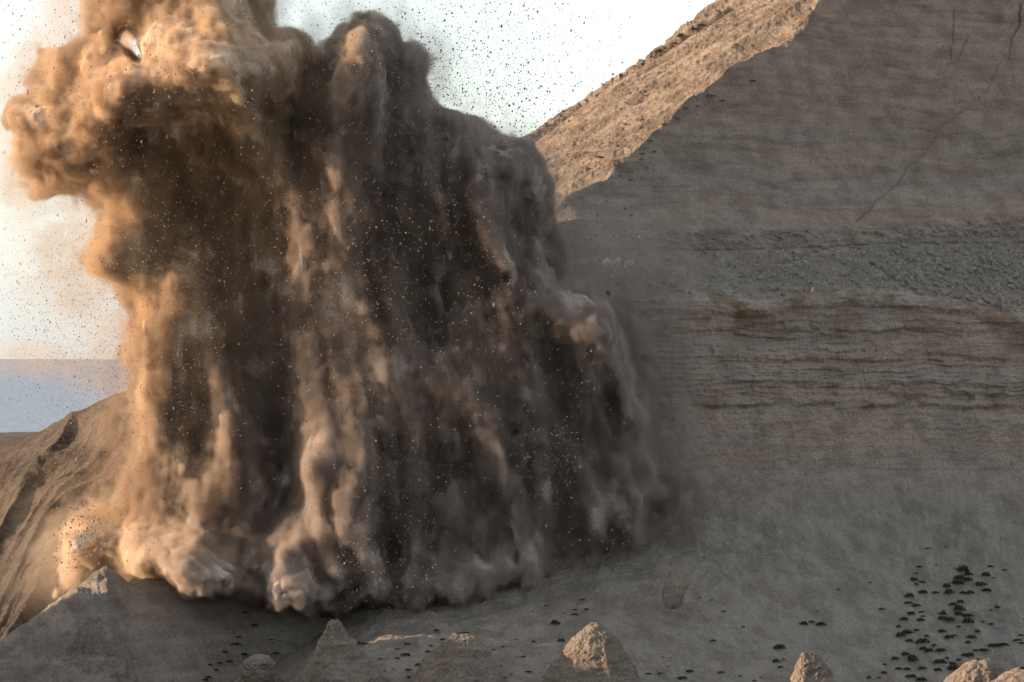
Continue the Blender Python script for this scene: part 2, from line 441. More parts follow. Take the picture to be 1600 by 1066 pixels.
Zl += gl * (.25 + 1.25 * amp) * .8 + g2 * .5 * amp + g3 * .09
hill = grid_mesh('hill', np.stack([Xl, Yl, Zl], -1), M_LEFT)
tag(hill, kind='structure')

# ------------------------------------------------------------------ near ridge at the lower left, scooped face on its right
UR = np.linspace(-500, 760, 760)
rx = [-500, -200, 0, 60, 110, 150, 168, 182, 200, 230, 262, 330, 400, 470, 540, 600, 680, 760]
ry = [1180, 1100, 1002, 962, 925, 893, 884, 896, 912, 903, 905, 924, 946, 962, 968, 985, 1030, 1090]
c_py = np.interp(UR, rx, ry) + 2 * fbm(UR * .05, 0 * UR, 0 * UR, 4)
cYr = np.interp(UR, [-500, 0, 168, 262, 330, 400, 540, 760], [220, 226, 228.5, 230.5, 232, 233.5, 235, 237])
f_py = np.interp(UR, [-500, 100, 200, 300, 760], [1400, 1260, 1180, 1180, 1250])
fYr = np.interp(UR, [-500, 100, 165, 200, 300, 430, 600, 760], [206, 212, 216, 219.5, 222.5, 228, 229, 230])
tt = np.concatenate([np.linspace(0, 1, 320)[:-1], 1 + np.linspace(0, 1, 60)])[:, None]
tf = np.clip(tt, 0, 1); tb = np.clip(tt - 1, 0, 1)
zf = (555 - f_py) * K * fYr; zcst = (555 - c_py) * K * cYr
scoop = sstep(185, 240, UR) * (1 - sstep(420, 640, UR))
prof = tf ** .95 * (1 - scoop) + tf * scoop
Yr = fYr + (cYr - fYr) * tf + tb * 16
Zr = zf + (zcst - zf) * prof - tb * (6 + 3 * (1 - scoop))
Xr = (UR[None, :] - 800) * K * Yr
r1 = fbm(Xr * .35, Yr * .35, Zr * .35, 4); r2 = fbm(Xr * 1.6, Yr * 1.6, Zr * 1.6, 4, .6)
rg = fbm(Xr * .6 + Zr * .45, Yr * .1, Zr * .1, 4, .5, True)
topw = sstep(0, .1, 1 - tf + .03)
Zr += topw * ((r1 * 1.3 + rg * .45 + .25 * fbm(Xr * 1.3 + Zr * .5, Yr * .2, Zr * .2, 4, .6, True)) * (1 - .9 * scoop)) + r2 * .14 * (1 - .5 * scoop)
ridge = grid_mesh('hillside', np.stack([Xr, Yr, Zr], -1), M_RIDGE)
tag(ridge, kind='structure')

# low unseen spur added left of the view, shaped to shade the slope's foot
xs = np.linspace(-75, -33, 120); ys = np.linspace(120, 231, 240)
XX, YY2 = np.meshgrid(xs, ys)
top = np.interp(ys, [120, 180, 222.5, 225, 227.5], [-9, -6, -6.0, -10, -18])[:, None]
ZZ2 = -34 + (top + 34) * np.exp(-(np.abs(XX + 46) / 9.5) ** 2.2) + 1.2 * fbm(XX * .15, YY2 * .15, 0 * XX, 5)
tag(grid_mesh('hillside', np.stack([XX, YY2, ZZ2], -1), M_LEFT), kind='structure')

# ------------------------------------------------------------------ water and far shore
def water_mat():
    m = bpy.data.materials.new('sea_water'); t = NT(m)
    pos = t.n('ShaderNodeNewGeometry').outputs['Position']
    h = t.noise(t.scale(pos, (.04, .012, 1)), 1., 6, .65)
    b = t.n('ShaderNodeBsdfPrincipled', {'Base Color': (.14, .15, .19, 1), 'Roughness': .34, 'Specular IOR Level': .6,
        'Normal': t.n('ShaderNodeBump', {'Height': h, 'Strength': 1., 'Distance': 14.}).outputs[0]})
    t.link(b.outputs[0], t.out.inputs[0]); return m
me = bpy.data.meshes.new('water')
me.from_pydata([(-30000, -2000, -60), (30000, -2000, -60), (30000, 60000, -60), (-30000, 60000, -60)], [], [(0, 1, 2, 3)])
me.materials.append(water_mat())
tag(link('water', me), kind='structure')
# low dark shore beyond the left hill
xs = np.linspace(-330, 120, 160); ys = np.linspace(1080, 1500, 60)
XX, YY2 = np.meshgrid(xs, ys)
h0 = np.interp(XX, [-330, -170, -115, -60, 120], [-26, -25, -25, -34, -60])
ZZ2 = -62 + (h0 + 62) * np.sin((YY2 - 1080) / 420 * math.pi) ** .6 + 3 * fbm(XX * .02, YY2 * .02, 0 * XX, 4)
tag(grid_mesh('shore', np.stack([XX, YY2, ZZ2], -1), M_LEFT), kind='structure')
print('left', time.time() - T0)
# ------------------------------------------------------------------ marl pinnacles standing on the slope
def pinnacle(name, label, px, py, Y, prof, depth_ratio, seed, mat, lean=0., ridges=.18, step=None, flat=1.0, cat='pinnacle', group='marl pinnacles along the foot of the slope'):
    """prof: rows of (drop px, left half-width px, right half-width px) below the apex"""
    kk = K * Y
    d = np.array(prof, float) * kk
    n_h, n_t = 170, 220
    h = np.linspace(0, 1, n_h) ** 1.25 * d[-1, 0]
    lw = np.interp(h, d[:, 0], d[:, 1])[:, None]; rw = np.interp(h, d[:, 0], d[:, 2])[:, None]
    th = np.linspace(0, 2 * math.pi, n_t)[None, :]
    c, s_ = np.cos(th), np.sin(th)
    rx_ = np.where(c > 0, rw, lw)
    pw = .82
    cx = np.sign(c) * np.abs(c) ** pw; sx = np.sign(s_) * np.abs(s_) ** pw
    ry_ = (lw + rw) / 2 * depth_ratio
    X = rx_ * cx; Yy = ry_ * sx; Z = -h[:, None] + 0 * th
    a = W(px, py, Y)
    rr = fbm(c * 1.6 + seed, s_ * 1.6 + 0 * Z, Z * .12, 4, .55, True)
    f = 1 + ridges * 1.35 * rr + .12 * fbm(X * .8 + seed, Yy * .8, Z * .8, 4)
    if step:
        for (dp, amt) in step:
            f = f + amt * sstep(dp * kk, dp * kk + .12, h)[:, None] * (1 + .6 * fbm(c * 2, s_ * 2, seed + 0 * c, 3))
    X = X * f + lean * -Z; Yy = Yy * f
    nz_ = fbm((X + a.x) * 1.8, (Yy + a.y) * 1.8, (Z + a.z) * 1.8, 4, .6)
    fine_ = fbm((X + a.x) * 6, (Yy + a.y) * 6, (Z + a.z) * 6, 3, .6)
    X = X + (nz_ * .24 + fine_ * .08) * c; Yy = Yy + (nz_ * .24 + fine_ * .08) * s_; Z = Z + nz_ * .10 * np.exp(-h[:, None])
    X[:, -1] = X[:, 0]; Yy[:, -1] = Yy[:, 0]; Z[:, -1] = Z[:, 0]
    P = np.stack([X, Yy, Z], -1)
    o = grid_mesh(name, P, mat)
    o.location = a
    tag(o, label, cat, group)
    return o
pinnacle('rock_pinnacle', 'broad pale pinnacle with a sunlit rounded top and a ledge across its lower part', 932, 972, 216,
         [(0, 3, 3), (8, 16, 14), (25, 34, 28), (50, 52, 44), (75, 67, 55), (100, 76, 62), (160, 92, 82)], .8, 3, M_PIN, 0, .10, [(64, .06)])
pinnacle('rock_pinnacle', 'flat-topped pinnacle with only its left edge sunlit, left of the broad pale one', 722, 989, 215,
         [(0, 11, 11), (5, 18, 21), (30, 44, 40), (60, 66, 52), (90, 84, 64), (160, 110, 90)], .8, 9, M_PIN, 0, .10, [(38, .05)])
pinnacle('rock_pinnacle', 'low pinnacle with a small glowing cap, right at the foot of the falling dust', 522, 968, 215.5,
         [(0, 5, 6), (8, 10, 11), (30, 19, 30), (60, 34, 58), (100, 56, 88), (170, 84, 120)], .9, 15, M_PIN, 0, .14, [(9, -.12)])
pinnacle('rock_pinnacle', 'large ragged pinnacle in the lower left corner with furrowed sunlit front and sharp right edge', 146, 963, 223.8,
         [(0, 5, 7), (12, 12, 16), (45, 32, 38), (80, 50, 50), (120, 72, 58), (200, 105, 84)], 1.0, 21, M_PIN, 0, .24, [(30, .05), (60, .05)])
pinnacle('rock_pinnacle', 'small blunt pinnacle with a bright left edge below the pair of shrubs', 1258, 1020, 216,
         [(0, 4, 8), (6, 8, 20), (25, 14, 34), (60, 26, 48), (110, 46, 66)], .8, 27, M_PIN, 0, .12)
pinnacle('rock_pinnacle', 'wide low pinnacle with an orange sunlit flank in the bottom right corner', 1532, 1030, 210,
         [(0, 10, 14), (6, 20, 26), (25, 42, 40), (60, 62, 62), (110, 90, 90)], .8, 33, M_PIN, 0, .16)
pinnacle('rock_pinnacle', 'orange sunlit spur cut by the right edge of the photo at the bottom', 1622, 1044, 206,
         [(0, 30, 30), (10, 55, 55), (30, 82, 80), (60, 110, 100), (110, 140, 130)], .8, 39, M_PIN, 0, .14)
for (x_, y_, w_, lb) in [(405, 1022, 22, 'rounded pale boulder above the other two in the group at the bottom, left of centre'), (388, 1052, 20, 'smaller rounded boulder at the lower left of the group at the bottom'), (424, 1050, 18, 'lumpy boulder at the lower right of the group at the bottom')]:
    pinnacle('boulder', lb, x_, y_, 217.5, [(0, 3, 3), (4, w_ * .6, w_ * .6), (14, w_, w_), (30, w_ * 1.15, w_ * 1.1), (60, w_ * 1.1, w_ * 1.1)], 1., x_ * .1, M_PIN, 0, .1, None, cat='boulder', group='rounded boulders at the bottom')
# tall tilted block lying on the talus
def block(px, py, Y, w, hgt, tilt, label):
    bm = bmesh.new()
    bmesh.ops.create_icosphere(bm, subdivisions=5, radius=1)
    rp = RS(4); PLN = [(Vector(rp.normal(size=3)).normalized(), rp.uniform(.6, .82)) for _ in range(11)]
    for v in bm.verts:
        p = v.co.copy()
        for pn, pd in PLN:
            if p.dot(pn) > pd: p -= pn * (p.dot(pn) - pd)
        q = Vector((math.copysign(abs(p.x) ** .65, p.x), math.copysign(abs(p.y) ** .7, p.y), math.copysign(abs(p.z) ** .75, p.z)))
        v.co = q
    co = np.array([v.co[:] for v in bm.verts])
    n = fbm(co[:, 0] * 1.3, co[:, 1] * 1.3, co[:, 2] * 1.3, 5, .6)
    for v, q in zip(bm.verts, n):
        v.co = Vector((v.co.x * w, v.co.y * w * .8, v.co.z * hgt)) * (1 + .38 * q)
    me = bpy.data.meshes.new('boulder'); bm.to_mesh(me); bm.free()
    me.polygons.foreach_set('use_smooth', np.ones(len(me.polygons), bool))
    me.materials.append(M_PIN)
    o = link('boulder', me); o.location = W(px, py, Y); o.rotation_euler = (R(-38), R(tilt), 0)
    tag(o, label, 'boulder')
block(1056, 918, 234.0, .72, 1.55, 28, 'tall reddish boulder leaning on the talus right of the dust cloud')
# ------------------------------------------------------------------ shrubs
sheets = [(terr, TPX, TPY)]
for o_, P_ in ((hill, np.stack([Xl, Yl, Zl], -1)), (ridge, np.stack([Xr, Yr, Zr], -1))):
    sheets.append((P_, 800 + P_[..., 0] / (K * P_[..., 1]), 555 - P_[..., 2] / (K * P_[..., 1])))
def ground_at(px, py, tol=2.2):
    best = None
    for P, A, B in sheets:
        m = (np.abs(A - px) < tol) & (np.abs(B - py) < tol)
        if m.any():
            q = P[m]; k = q[:, 1].argmin()
            if best is None or q[k, 1] < best[1]: best = q[k]
    return None if best is None else Vector([float(c) for c in best])
def shrub_mesh(seed, mat, tall=.55):
    r = RS(seed); V = []; F = []
    nl = 520
    for i in range(nl):
        a = r.uniform(0, 2 * math.pi); e = r.uniform(0, 1) ** .7
        rad = math.sqrt(r.uniform(.1, 1))
        lob = 1 + .28 * math.sin(a * 3 + seed) + .18 * math.sin(a * 5 + seed * 2)
        c = Vector((math.cos(a) * rad * lob, math.sin(a) * rad * lob * .85, 0)); c.z = tall * math.sqrt(max(0, 1 - rad * rad * .9)) * r.uniform(.25, 1.08)
        d = (Vector((c.x, c.y, c.z + .35)).normalized() + Vector(r.normal(size=3) * .45)).normalized()
        sd = d.cross(Vector(r.normal(size=3))).normalized()
        l = r.uniform(.10, .22); w_ = r.uniform(.035, .07)
        b_ = len(V)
        V += [c - sd * w_, c + sd * w_, c + d * l + sd * w_ * .3, c + d * l - sd * w_ * .3]
        F.append((b_, b_ + 1, b_ + 2, b_ + 3))
    return tri_mesh('shrub', [v[:] for v in V], F, mat)
SHM = [shrub_mesh(s, M_SHRUB, t_) for s, t_ in ((1, .5), (2, .62), (3, .42), (4, .55))]
SHD = [shrub_mesh(s, M_SHRUB2, t_) for s, t_ in ((5, .5), (6, .6))]
ORD = ['leftmost', 'second', 'third', 'fourth', 'fifth', 'sixth', 'seventh', 'eighth', 'ninth', 'tenth', 'eleventh', 'twelfth', 'thirteenth', 'fourteenth', 'fifteenth', 'sixteenth', 'seventeenth', 'eighteenth', 'nineteenth', 'twentieth']
rsh = RS(5)
def shrubs(pts, what, where, group, meshes, base, fl=1.0):
    x0, y0, sc = base
    pts = [(x0 + a / sc, y0 + b / sc, w_ / sc) for a, b, w_ in pts]
    pts.sort()
    pts = [(p, g) for p, g in ((p, ground_at(p[0], p[1])) for p in pts) if g is not None]
    n = len(pts)
    for i, ((px, py, w_), g) in enumerate(pts):
        o = link('shrub', meshes[rsh.randint(len(meshes))])
        s = w_ * K * g.y * .5 * .95
        o.location = g + Vector((0, -.05, .05 * s))
        o.scale = (s, s * .9, s * fl * rsh.uniform(1.2, 1.9)); o.rotation_euler = (0, 0, rsh.uniform(-.6, .6))
        if n == 1: lb = f'{what} {where}'
        elif i == 0: lb = f'leftmost {what} {where}'
        elif i == n - 1: lb = f'rightmost {what} {where}'
        else: lb = f'{what}, {ORD[i]} from the left {where}' if i < len(ORD) else f'{what} {where}'
        if len(lb.split()) > 16: lb = lb.replace(', left of', ' by').replace('of the ', '').replace('between the', 'between').replace('running up to the right edge', 'at the right edge').replace(', left of the leaning boulder', '').replace(' of three', '').replace(' the photo', '')
        tag(o, lb, 'shrub', group)
B4 = (1300, 820, 4.333)
T_ = 'shrubs of the thicket at the lower right'
shrubs([(655, 155, 52), (775, 145, 34)], 'tiny dark shrub', 'of the two standing highest above the thicket', T_, SHM, B4, .5)
shrubs([(593, 283, 46), (578, 325, 32), (715, 270, 22), (1078, 284, 52), (1168, 300, 38)], 'small dark shrub', 'along the top of the lower right thicket', T_, SHM, B4, .7)
shrubs([(558, 377, 56), (617, 390, 52), (576, 405, 38), (895, 318, 90), (925, 340, 60), (1048, 346, 62), (1100, 356, 26), (870, 365, 70)], 'dark shrub', 'in the first full row of the thicket', T_, SHM, B4)
shrubs([(622, 460, 60), (705, 460, 50), (775, 422, 56), (860, 400, 90), (920, 380, 60), (1010, 408, 84), (1040, 446, 70)], 'dark shrub', 'in the second row of the thicket', T_, SHM, B4)
shrubs([(530, 490, 60), (792, 466, 66), (885, 460, 44), (925, 465, 60), (522, 532, 62), (578, 547, 56)], 'dark shrub', 'in the third row of the thicket', T_, SHM, B4)
shrubs([(875, 525, 54), (825, 543, 62), (543, 606, 54), (607, 588, 36), (620, 615, 34), (865, 580, 80), (850, 605, 60), (760, 578, 26), (1075, 572, 24), (1110, 560, 36)], 'dark shrub', 'in the fourth row of the thicket', T_, SHM, B4)
shrubs([(498, 645, 56), (605, 648, 50), (755, 607, 56), (755, 640, 70), (800, 648, 56), (920, 620, 72), (930, 665, 80), (457, 692, 38), (860, 688, 36)], 'dark shrub', 'in the fifth row of the thicket', T_, SHM, B4)
shrubs([(510, 735, 70), (468, 757, 66), (575, 712, 36), (645, 752, 34), (750, 727, 60), (792, 768, 62), (830, 750, 40), (945, 765, 64), (988, 727, 40), (930, 800, 40)], 'dark shrub', 'in the sixth row of the thicket', T_, SHM, B4)
shrubs([(528, 790, 50), (610, 800, 100), (685, 812, 34), (608, 842, 54), (665, 862, 64), (735, 853, 66), (785, 900, 36), (500, 880, 56), (895, 882, 44), (940, 888, 60)], 'dark shrub', 'in the seventh row of the thicket', T_, SHM, B4)
shrubs([(435, 907, 56), (545, 900, 60), (555, 925, 70), (735, 937, 90), (815, 940, 50), (858, 912, 36), (365, 942, 30)], 'dark shrub', 'in the eighth row of the thicket', T_, SHM, B4)
shrubs([(355, 1000, 48), (515, 978, 52), (618, 975, 56), (718, 988, 58), (830, 985, 90), (455, 975, 50), (540, 1030, 80), (240, 1032, 32), (322, 1030, 24), (610, 1055, 70)], 'dark shrub', 'in the lowest row of the thicket', T_, SHM, B4)
shrubs([(978, 848, 40), (1020, 850, 60), (1075, 822, 60), (1120, 820, 60), (1165, 815, 70), (1250, 780, 60), (1285, 745, 40), (1085, 672, 40), (1020, 650, 26), (1290, 800, 50)], 'dark shrub', 'in the row reaching the right edge', T_, SHM, B4, .8)
shrubs([(262, 388, 26), (48, 435, 28), (338, 573, 44)], 'lone dark shrub', 'of three on bare talus left of the thicket', 'scattered shrubs on the talus', SHM, B4, .8)
B3 = (1000, 666, 2.665)
shrubs([(743, 770, 14), (685, 825, 34), (720, 815, 26), (752, 827, 42)], 'dark shrub', 'of the small clump above the blunt pinnacle', 'scattered shrubs on the talus', SHM, B3)
shrubs([(582, 926, 50), (568, 980, 32), (588, 1002, 26), (602, 968, 14)], 'dark shrub', 'beside the blunt pinnacle with the bright edge', 'scattered shrubs on the talus', SHM, B3)
shrubs([(430, 833, 18), (307, 893, 26), (207, 1022, 36), (180, 1050, 38), (340, 1026, 26), (475, 1057, 20), (505, 1042, 14), (420, 1037, 18)], 'dark shrub', 'between the broad pinnacle and the blunt one', 'scattered shrubs on the talus', SHM, B3, .8)
shrubs([(252, 713, 16), (300, 720, 14), (345, 768, 16), (252, 768, 14), (282, 600, 10), (295, 640, 9), (162, 863, 10)], 'tiny dark shrub', 'below and right of the leaning boulder', 'scattered shrubs on the talus', SHM, B3, .7)
shrubs([(95, 957, 16), (130, 960, 12), (120, 995, 14), (40, 1028, 28), (88, 1027, 24)], 'small dark shrub', 'right beside the broad pale pinnacle', 'scattered shrubs on the talus', SHM, B3, .6)
B2 = (500, 666, 2.665)
shrubs([(980, 823, 36), (1000, 893, 34)], 'round dark shrub', 'of the pair left of the broad pinnacle top', 'scattered shrubs on the talus', SHM, B2)
shrubs([(873, 1022, 28), (890, 895, 18), (850, 958, 20), (725, 927, 20), (758, 915, 16), (820, 883, 14), (765, 1045, 22), (800, 1030, 14), (935, 1040, 20), (760, 995, 14), (825, 955, 10)], 'small dark shrub', 'between the flat-topped and broad pinnacles', 'scattered shrubs on the talus', SHM, B2, .8)
shrubs([(355, 952, 38), (370, 905, 24), (457, 913, 18), (453, 938, 24), (320, 925, 16), (257, 968, 16), (318, 965, 20), (374, 1013, 28), (380, 1045, 30), (415, 993, 34), (445, 975, 34), (275, 1015, 12), (299, 1008, 12)], 'dark shrub', 'left of the flat-topped pinnacle', 'scattered shrubs on the talus', SHM, B2, .8)
shrubs([(490, 850, 28), (515, 885, 28), (545, 826, 12)], 'dark shrub', 'just above the flat-topped pinnacle', 'scattered shrubs on the talus', SHM, B2, .7)
shrubs([(1068, 783, 28), (1058, 760, 18), (1113, 760, 22), (1100, 720, 20), (1070, 735, 14), (945, 745, 20), (890, 768, 14), (1013, 775, 12)], 'small dark shrub', 'under the dust by the leaning boulder', 'scattered shrubs on the talus', SHM, B2, .7)
B1 = (0, 666, 2.665)
shrubs([(940, 940, 28), (960, 980, 30), (985, 910, 44), (1000, 878, 26), (1020, 950, 38), (920, 985, 20), (880, 990, 18), (905, 1015, 20), (870, 1045, 32), (860, 1058, 30)], 'dark shrub', 'in the patch above the group of rounded boulders', 'shrubs on the left foreground slope', SHM, B1, .9)
shrubs([(1155, 945, 30), (1130, 885, 18), (1065, 830, 30), (1025, 775, 22), (1180, 850, 12)], 'dark shrub', 'on the slope between the boulders and the capped pinnacle', 'shrubs on the left foreground slope', SHM, B1, .9)
shrubs([(1500, 905, 40)], 'long dark shrub', 'on the shaded side of the capped pinnacle', 'shrubs on the left foreground slope', SHM, B1, .9)
BU = (1000, 0, 2.665)
shrubs([(295, 405, 46), (475, 338, 30), (195, 455, 20), (245, 440, 14), (345, 425, 22), (105, 520, 20), (120, 590, 12)], 'dry bush', 'near the upper edge of shade on the sunlit slope', 'bushes on the sunlit slope', SHD + SHM[:1], BU, .7)
shrubs([(45, 588, 26), (65, 630, 20), (15, 640, 20), (15, 495, 20), (10, 665, 16), (30, 700, 16), (75, 545, 12)], 'dry bush', 'low beside the shade edge on the sunlit slope', 'bushes on the sunlit slope', SHD, BU, .7)
BL = (500, 0, 2.665)
shrubs([(1090, 820, 28), (1275, 515, 16), (1490, 495, 22), (1250, 740, 16), (1300, 750, 16), (1430, 520, 20), (1350, 395, 12), (1205, 590, 14), (1165, 655, 30), (1120, 700, 14), (1180, 780, 12)], 'dry bush', 'on the middle of the sunlit slope', 'bushes on the sunlit slope', SHD, BL, .7)
shrubs([(1105, 388, 16), (1250, 310, 16), (1345, 265, 16), (1410, 212, 26), (1440, 205, 18), (1500, 152, 30), (1560, 118, 18), (1592, 102, 22), (945, 520, 18), (1010, 460, 12), (1180, 350, 14)], 'bush', 'on the rocky skyline', 'bushes on the skyline', SHD + SHM[:2], BL, .8)
shrubs([(232, 122, 24), (172, 155, 26), (85, 212, 20), (140, 182, 16), (255, 103, 12), (330, 50, 14), (50, 235, 14)], 'bush', 'on the upper skyline nearer the top edge', 'bushes on the skyline', SHD + SHM[:2], BU, .8)
print('shrubs', time.time() - T0)

# ------------------------------------------------------------------ rubble on the bench
def rock_mesh(seed, mat, sub=2, jag=.35):
    bm = bmesh.new(); bmesh.ops.create_icosphere(bm, subdivisions=sub, radius=1)
    r = RS(seed); planes = [(Vector(r.normal(size=3)).normalized(), r.uniform(.55, .85)) for _ in range(9)]
    for v in bm.verts:
        for n_, d_ in planes:
            q = v.co.dot(n_)
            if q > d_: v.co -= n_ * (q - d_)
        v.co = Vector((v.co.x, v.co.y * .8, v.co.z * .75)) * (1 + r.uniform(-.04, .04))
    me = bpy.data.meshes.new('rock'); bm.to_mesh(me); bm.free(); me.materials.append(mat); return me
RK = [rock_mesh(s, M_RUB) for s in range(40, 47)]
rr_ = RS(77)
rows = np.where(zid == 4)[0]; cols = np.where((U > 1000) & (U < 1625))[0]
G = terr[rows[0]:rows[-1] + 1][:, cols]
wob_ = perlin(G[..., 0] * .35, G[..., 1] * .35, 0 * G[..., 0]) + .5 * perlin(G[..., 0] * 1.1, G[..., 1] * 1.1, 3 + 0 * G[..., 0])
def pick():
    while True:
        i, j = rr_.randint(4, G.shape[0] - 2), rr_.randint(0, G.shape[1])
        u = U[cols[j]]
        if wob_[i, j] + .45 * sstep(1050, 1500, u) + .25 > rr_.uniform(-.5, 1.1): return G[i, j], u
big = []
small = []
for k in range(12000):
    p, u = pick()
    s = .04 + .05 * rr_.pareto(3.0)
    s *= .8 + .5 * sstep(1100, 1500, u)
    (big if s > .085 else small).append((min(s, .34), p, u))
big.sort(key=lambda q: -q[0]); small += big[300:]; big = big[:300]
RUBZ = [(1000, 1200, 'angular grey stone in the bench rubble nearest the dust cloud', 'rubble stones near the dust cloud'), (1200, 1400, 'angular grey stone in the rubble above the middle of the cliff rim', 'rubble stones above the middle of the cliff'), (1400, 1800, 'angular grey stone in the coarse rubble at the right end of the bench', 'rubble stones at the right end of the bench')]
for s, p, u in big:
    o = link('rubble_stone', RK[rr_.randint(len(RK))])
    o.location = (p[0], p[1], p[2] + s * .25); o.scale = (s, s, s); o.rotation_euler = rr_.uniform(0, 6.28, 3)
    z = next(z for z in RUBZ if u < z[1]); tag(o, z[2], 'stone', z[3])
OC = np.array([(1, 0, 0), (-1, 0, 0), (0, 1, 0), (0, -1, 0), (0, 0, 1), (0, 0, -1)], float)
OF = np.array([(0, 2, 4), (2, 1, 4), (1, 3, 4), (3, 0, 4), (2, 0, 5), (1, 2, 5), (3, 1, 5), (0, 3, 5)])
def stones_mesh(name, P, S, mat, r, stretch=None):
    n = len(P)
    V = OC[None] * r.uniform(.55, 1.25, (n, 6, 1)) + r.normal(size=(n, 6, 3)) * .16
    a = r.normal(size=(n, 3, 3)); Q = np.linalg.qr(a)[0]
    V = V * r.uniform(.6, 1.3, (n, 1, 3))
    V = np.einsum('nij,nkj->nki', Q, V) * np.asarray(S)[:, None, None]
    if stretch is not None: V[:, :, 2] *= stretch[:, None]
    V = V + np.asarray(P)[:, None, :]
    F = OF[None] + (np.arange(n) * 6)[:, None, None]
    return link(name, tri_mesh(name, V.reshape(-1, 3), F.reshape(-1, 3), mat))
o = stones_mesh('rubble', [p for _, p, _ in small], [s for s, _, _ in small], M_RUB, RS(5))
tag(o, 'fine grey rubble spread over the bench above the cliff', 'rubble', kind='stuff')
# scattered chips on the talus
G2 = terr[(zid >= 1) & (zid <= 2)][:, (U > 560) & (U < 1640)]
P2 = G2[rr_.randint(0, G2.shape[0], 3500), rr_.randint(0, G2.shape[1], 3500)]
o = stones_mesh('gravel', P2, .015 + .02 * rr_.pareto(3.5, 3500).clip(0, 5), M_RUB, RS(6))
tag(o, 'small stone chips scattered over the grey talus slope', 'gravel', kind='stuff')
print('rubble', time.time() - T0)
# ------------------------------------------------------------------ dust cloud: a density field computed on a 3-D grid
KC = K * 238.0
VX = .125 if not FINE else .105
gx = np.arange(-34.5, 14.0, VX).astype(np.float32)
gy = np.arange(223.5, 257.5, VX * 1.25).astype(np.float32)
gz = np.arange(-18.5, 29.5, VX).astype(np.float32)
nx, ny, nz = len(gx), len(gy), len(gz)
CPX, CPY = np.meshgrid(800 + gx / KC, 555 - gz / KC, indexing='ij')       # nx x nz design map

def bmat(n, cells, seed_off):
    t = np.linspace(0, cells - 1e-4, n) + seed_off
    i = np.floor(t).astype(int); f = t - i
    M = np.zeros((n, cells + 5), np.float32)
    w = np.stack([(1 - f) ** 3, 3 * f ** 3 - 6 * f ** 2 + 4, -3 * f ** 3 + 3 * f ** 2 + 3 * f + 1, f ** 3], 1) / 6
    for k in range(4): M[np.arange(n), i + k] = w[:, k]
    return M
def lat(cell, seed):
    """smooth random 3-D field with the given cell sizes in metres (x, y, z)"""
    c = [max(2, int(round(s / q))) for s, q in zip((gx[-1] - gx[0], gy[-1] - gy[0], gz[-1] - gz[0]), cell)]
    r = RS(seed)
    a = r.normal(size=(c[0] + 5, c[1] + 5, c[2] + 5)).astype(np.float32)
    a = np.tensordot(bmat(nx, c[0], .3), a, (1, 0))
    a = np.tensordot(a, bmat(nz, c[2], .1), (2, 1))            # nx, cy, nz
    a = np.tensordot(bmat(ny, c[1], .7), a, (1, 1))            # ny, nx, nz
    a = a.transpose(1, 0, 2)
    return a * np.float32(2.2)
WX = (CPX + 16 * perlin(CPX * .014, CPY * .010, 0 * CPX) + 8 * perlin(CPX * .04, CPY * .03, 3 + 0 * CPX) + 4 * perlin(CPX * .1, CPY * .07, 5 + 0 * CPX)).astype(np.float32)
WY = (CPY + 16 * perlin(CPX * .014, CPY * .010, 9 + 0 * CPX) + 8 * perlin(CPX * .04, CPY * .03, 12 + 0 * CPX) + 4 * perlin(CPX * .1, CPY * .1, 15 + 0 * CPX)).astype(np.float32)
def blob(px, py, rx, ry, ang=0):
    c, s = math.cos(R(ang)), math.sin(R(ang))
    dx, dy = WX - px, WY - py
    return np.exp(-((dx * c + dy * s) / rx) ** 2 - ((-dx * s + dy * c) / ry) ** 2).astype(np.float32)
def capsule(pts, sharp=2.0):
    """ridge along a polyline of (px, py, radius px, height m)"""
    out = np.zeros(CPX.shape, np.float32)
    for (ax, ay, ar, ah), (bx, by, br, bh) in zip(pts[:-1], pts[1:]):
        vx, vy = bx - ax, by - ay
        t = np.clip(((WX - ax) * vx + (WY - ay) * vy) / (vx * vx + vy * vy), 0, 1)
        d = np.hypot(WX - ax - t * vx, WY - ay - t * vy)
        v = (ah + (bh - ah) * t) * np.exp(-(d / (ar + (br - ar) * t)) ** sharp)
        out = np.where(np.abs(v) > np.abs(out), v, out)
    return out.astype(np.float32)

SIL = [(128, -400), (122, 0), (118, 55), (98, 78), (60, 80), (42, 108), (28, 140), (8, 150), (-4, 178), (10, 205), (12, 228), (0, 240), (0, 296),
       (40, 304), (75, 300), (100, 310), (118, 332), (108, 362), (90, 385), (92, 425), (122, 448), (165, 465), (184, 500), (178, 560), (182, 620),
       (186, 680), (172, 740), (150, 782), (108, 790), (88, 830), (78, 880), (98, 925), (120, 920), (165, 882), (205, 905), (300, 920), (400, 945), (470, 962),
       (560, 972), (650, 982), (700, 972), (770, 955), (860, 950), (900, 905), (960, 880), (1005, 868), (1030, 838), (1080, 815), (1118, 775),
       (1105, 745), (1062, 735), (1056, 660), (1050, 590), (1040, 510), (1000, 470), (965, 440), (930, 410), (890, 355), (868, 330), (872, 290), (852, 245),
       (822, 218), (770, 208), (742, 182), (690, 170), (668, 150), (655, 112), (668, 80), (650, 62), (622, 66), (604, 32), (578, 16), (548, 20), (520, 62), (508, 96), (492, 62), (468, 40), (430, 44), (416, 0), (425, -400)]
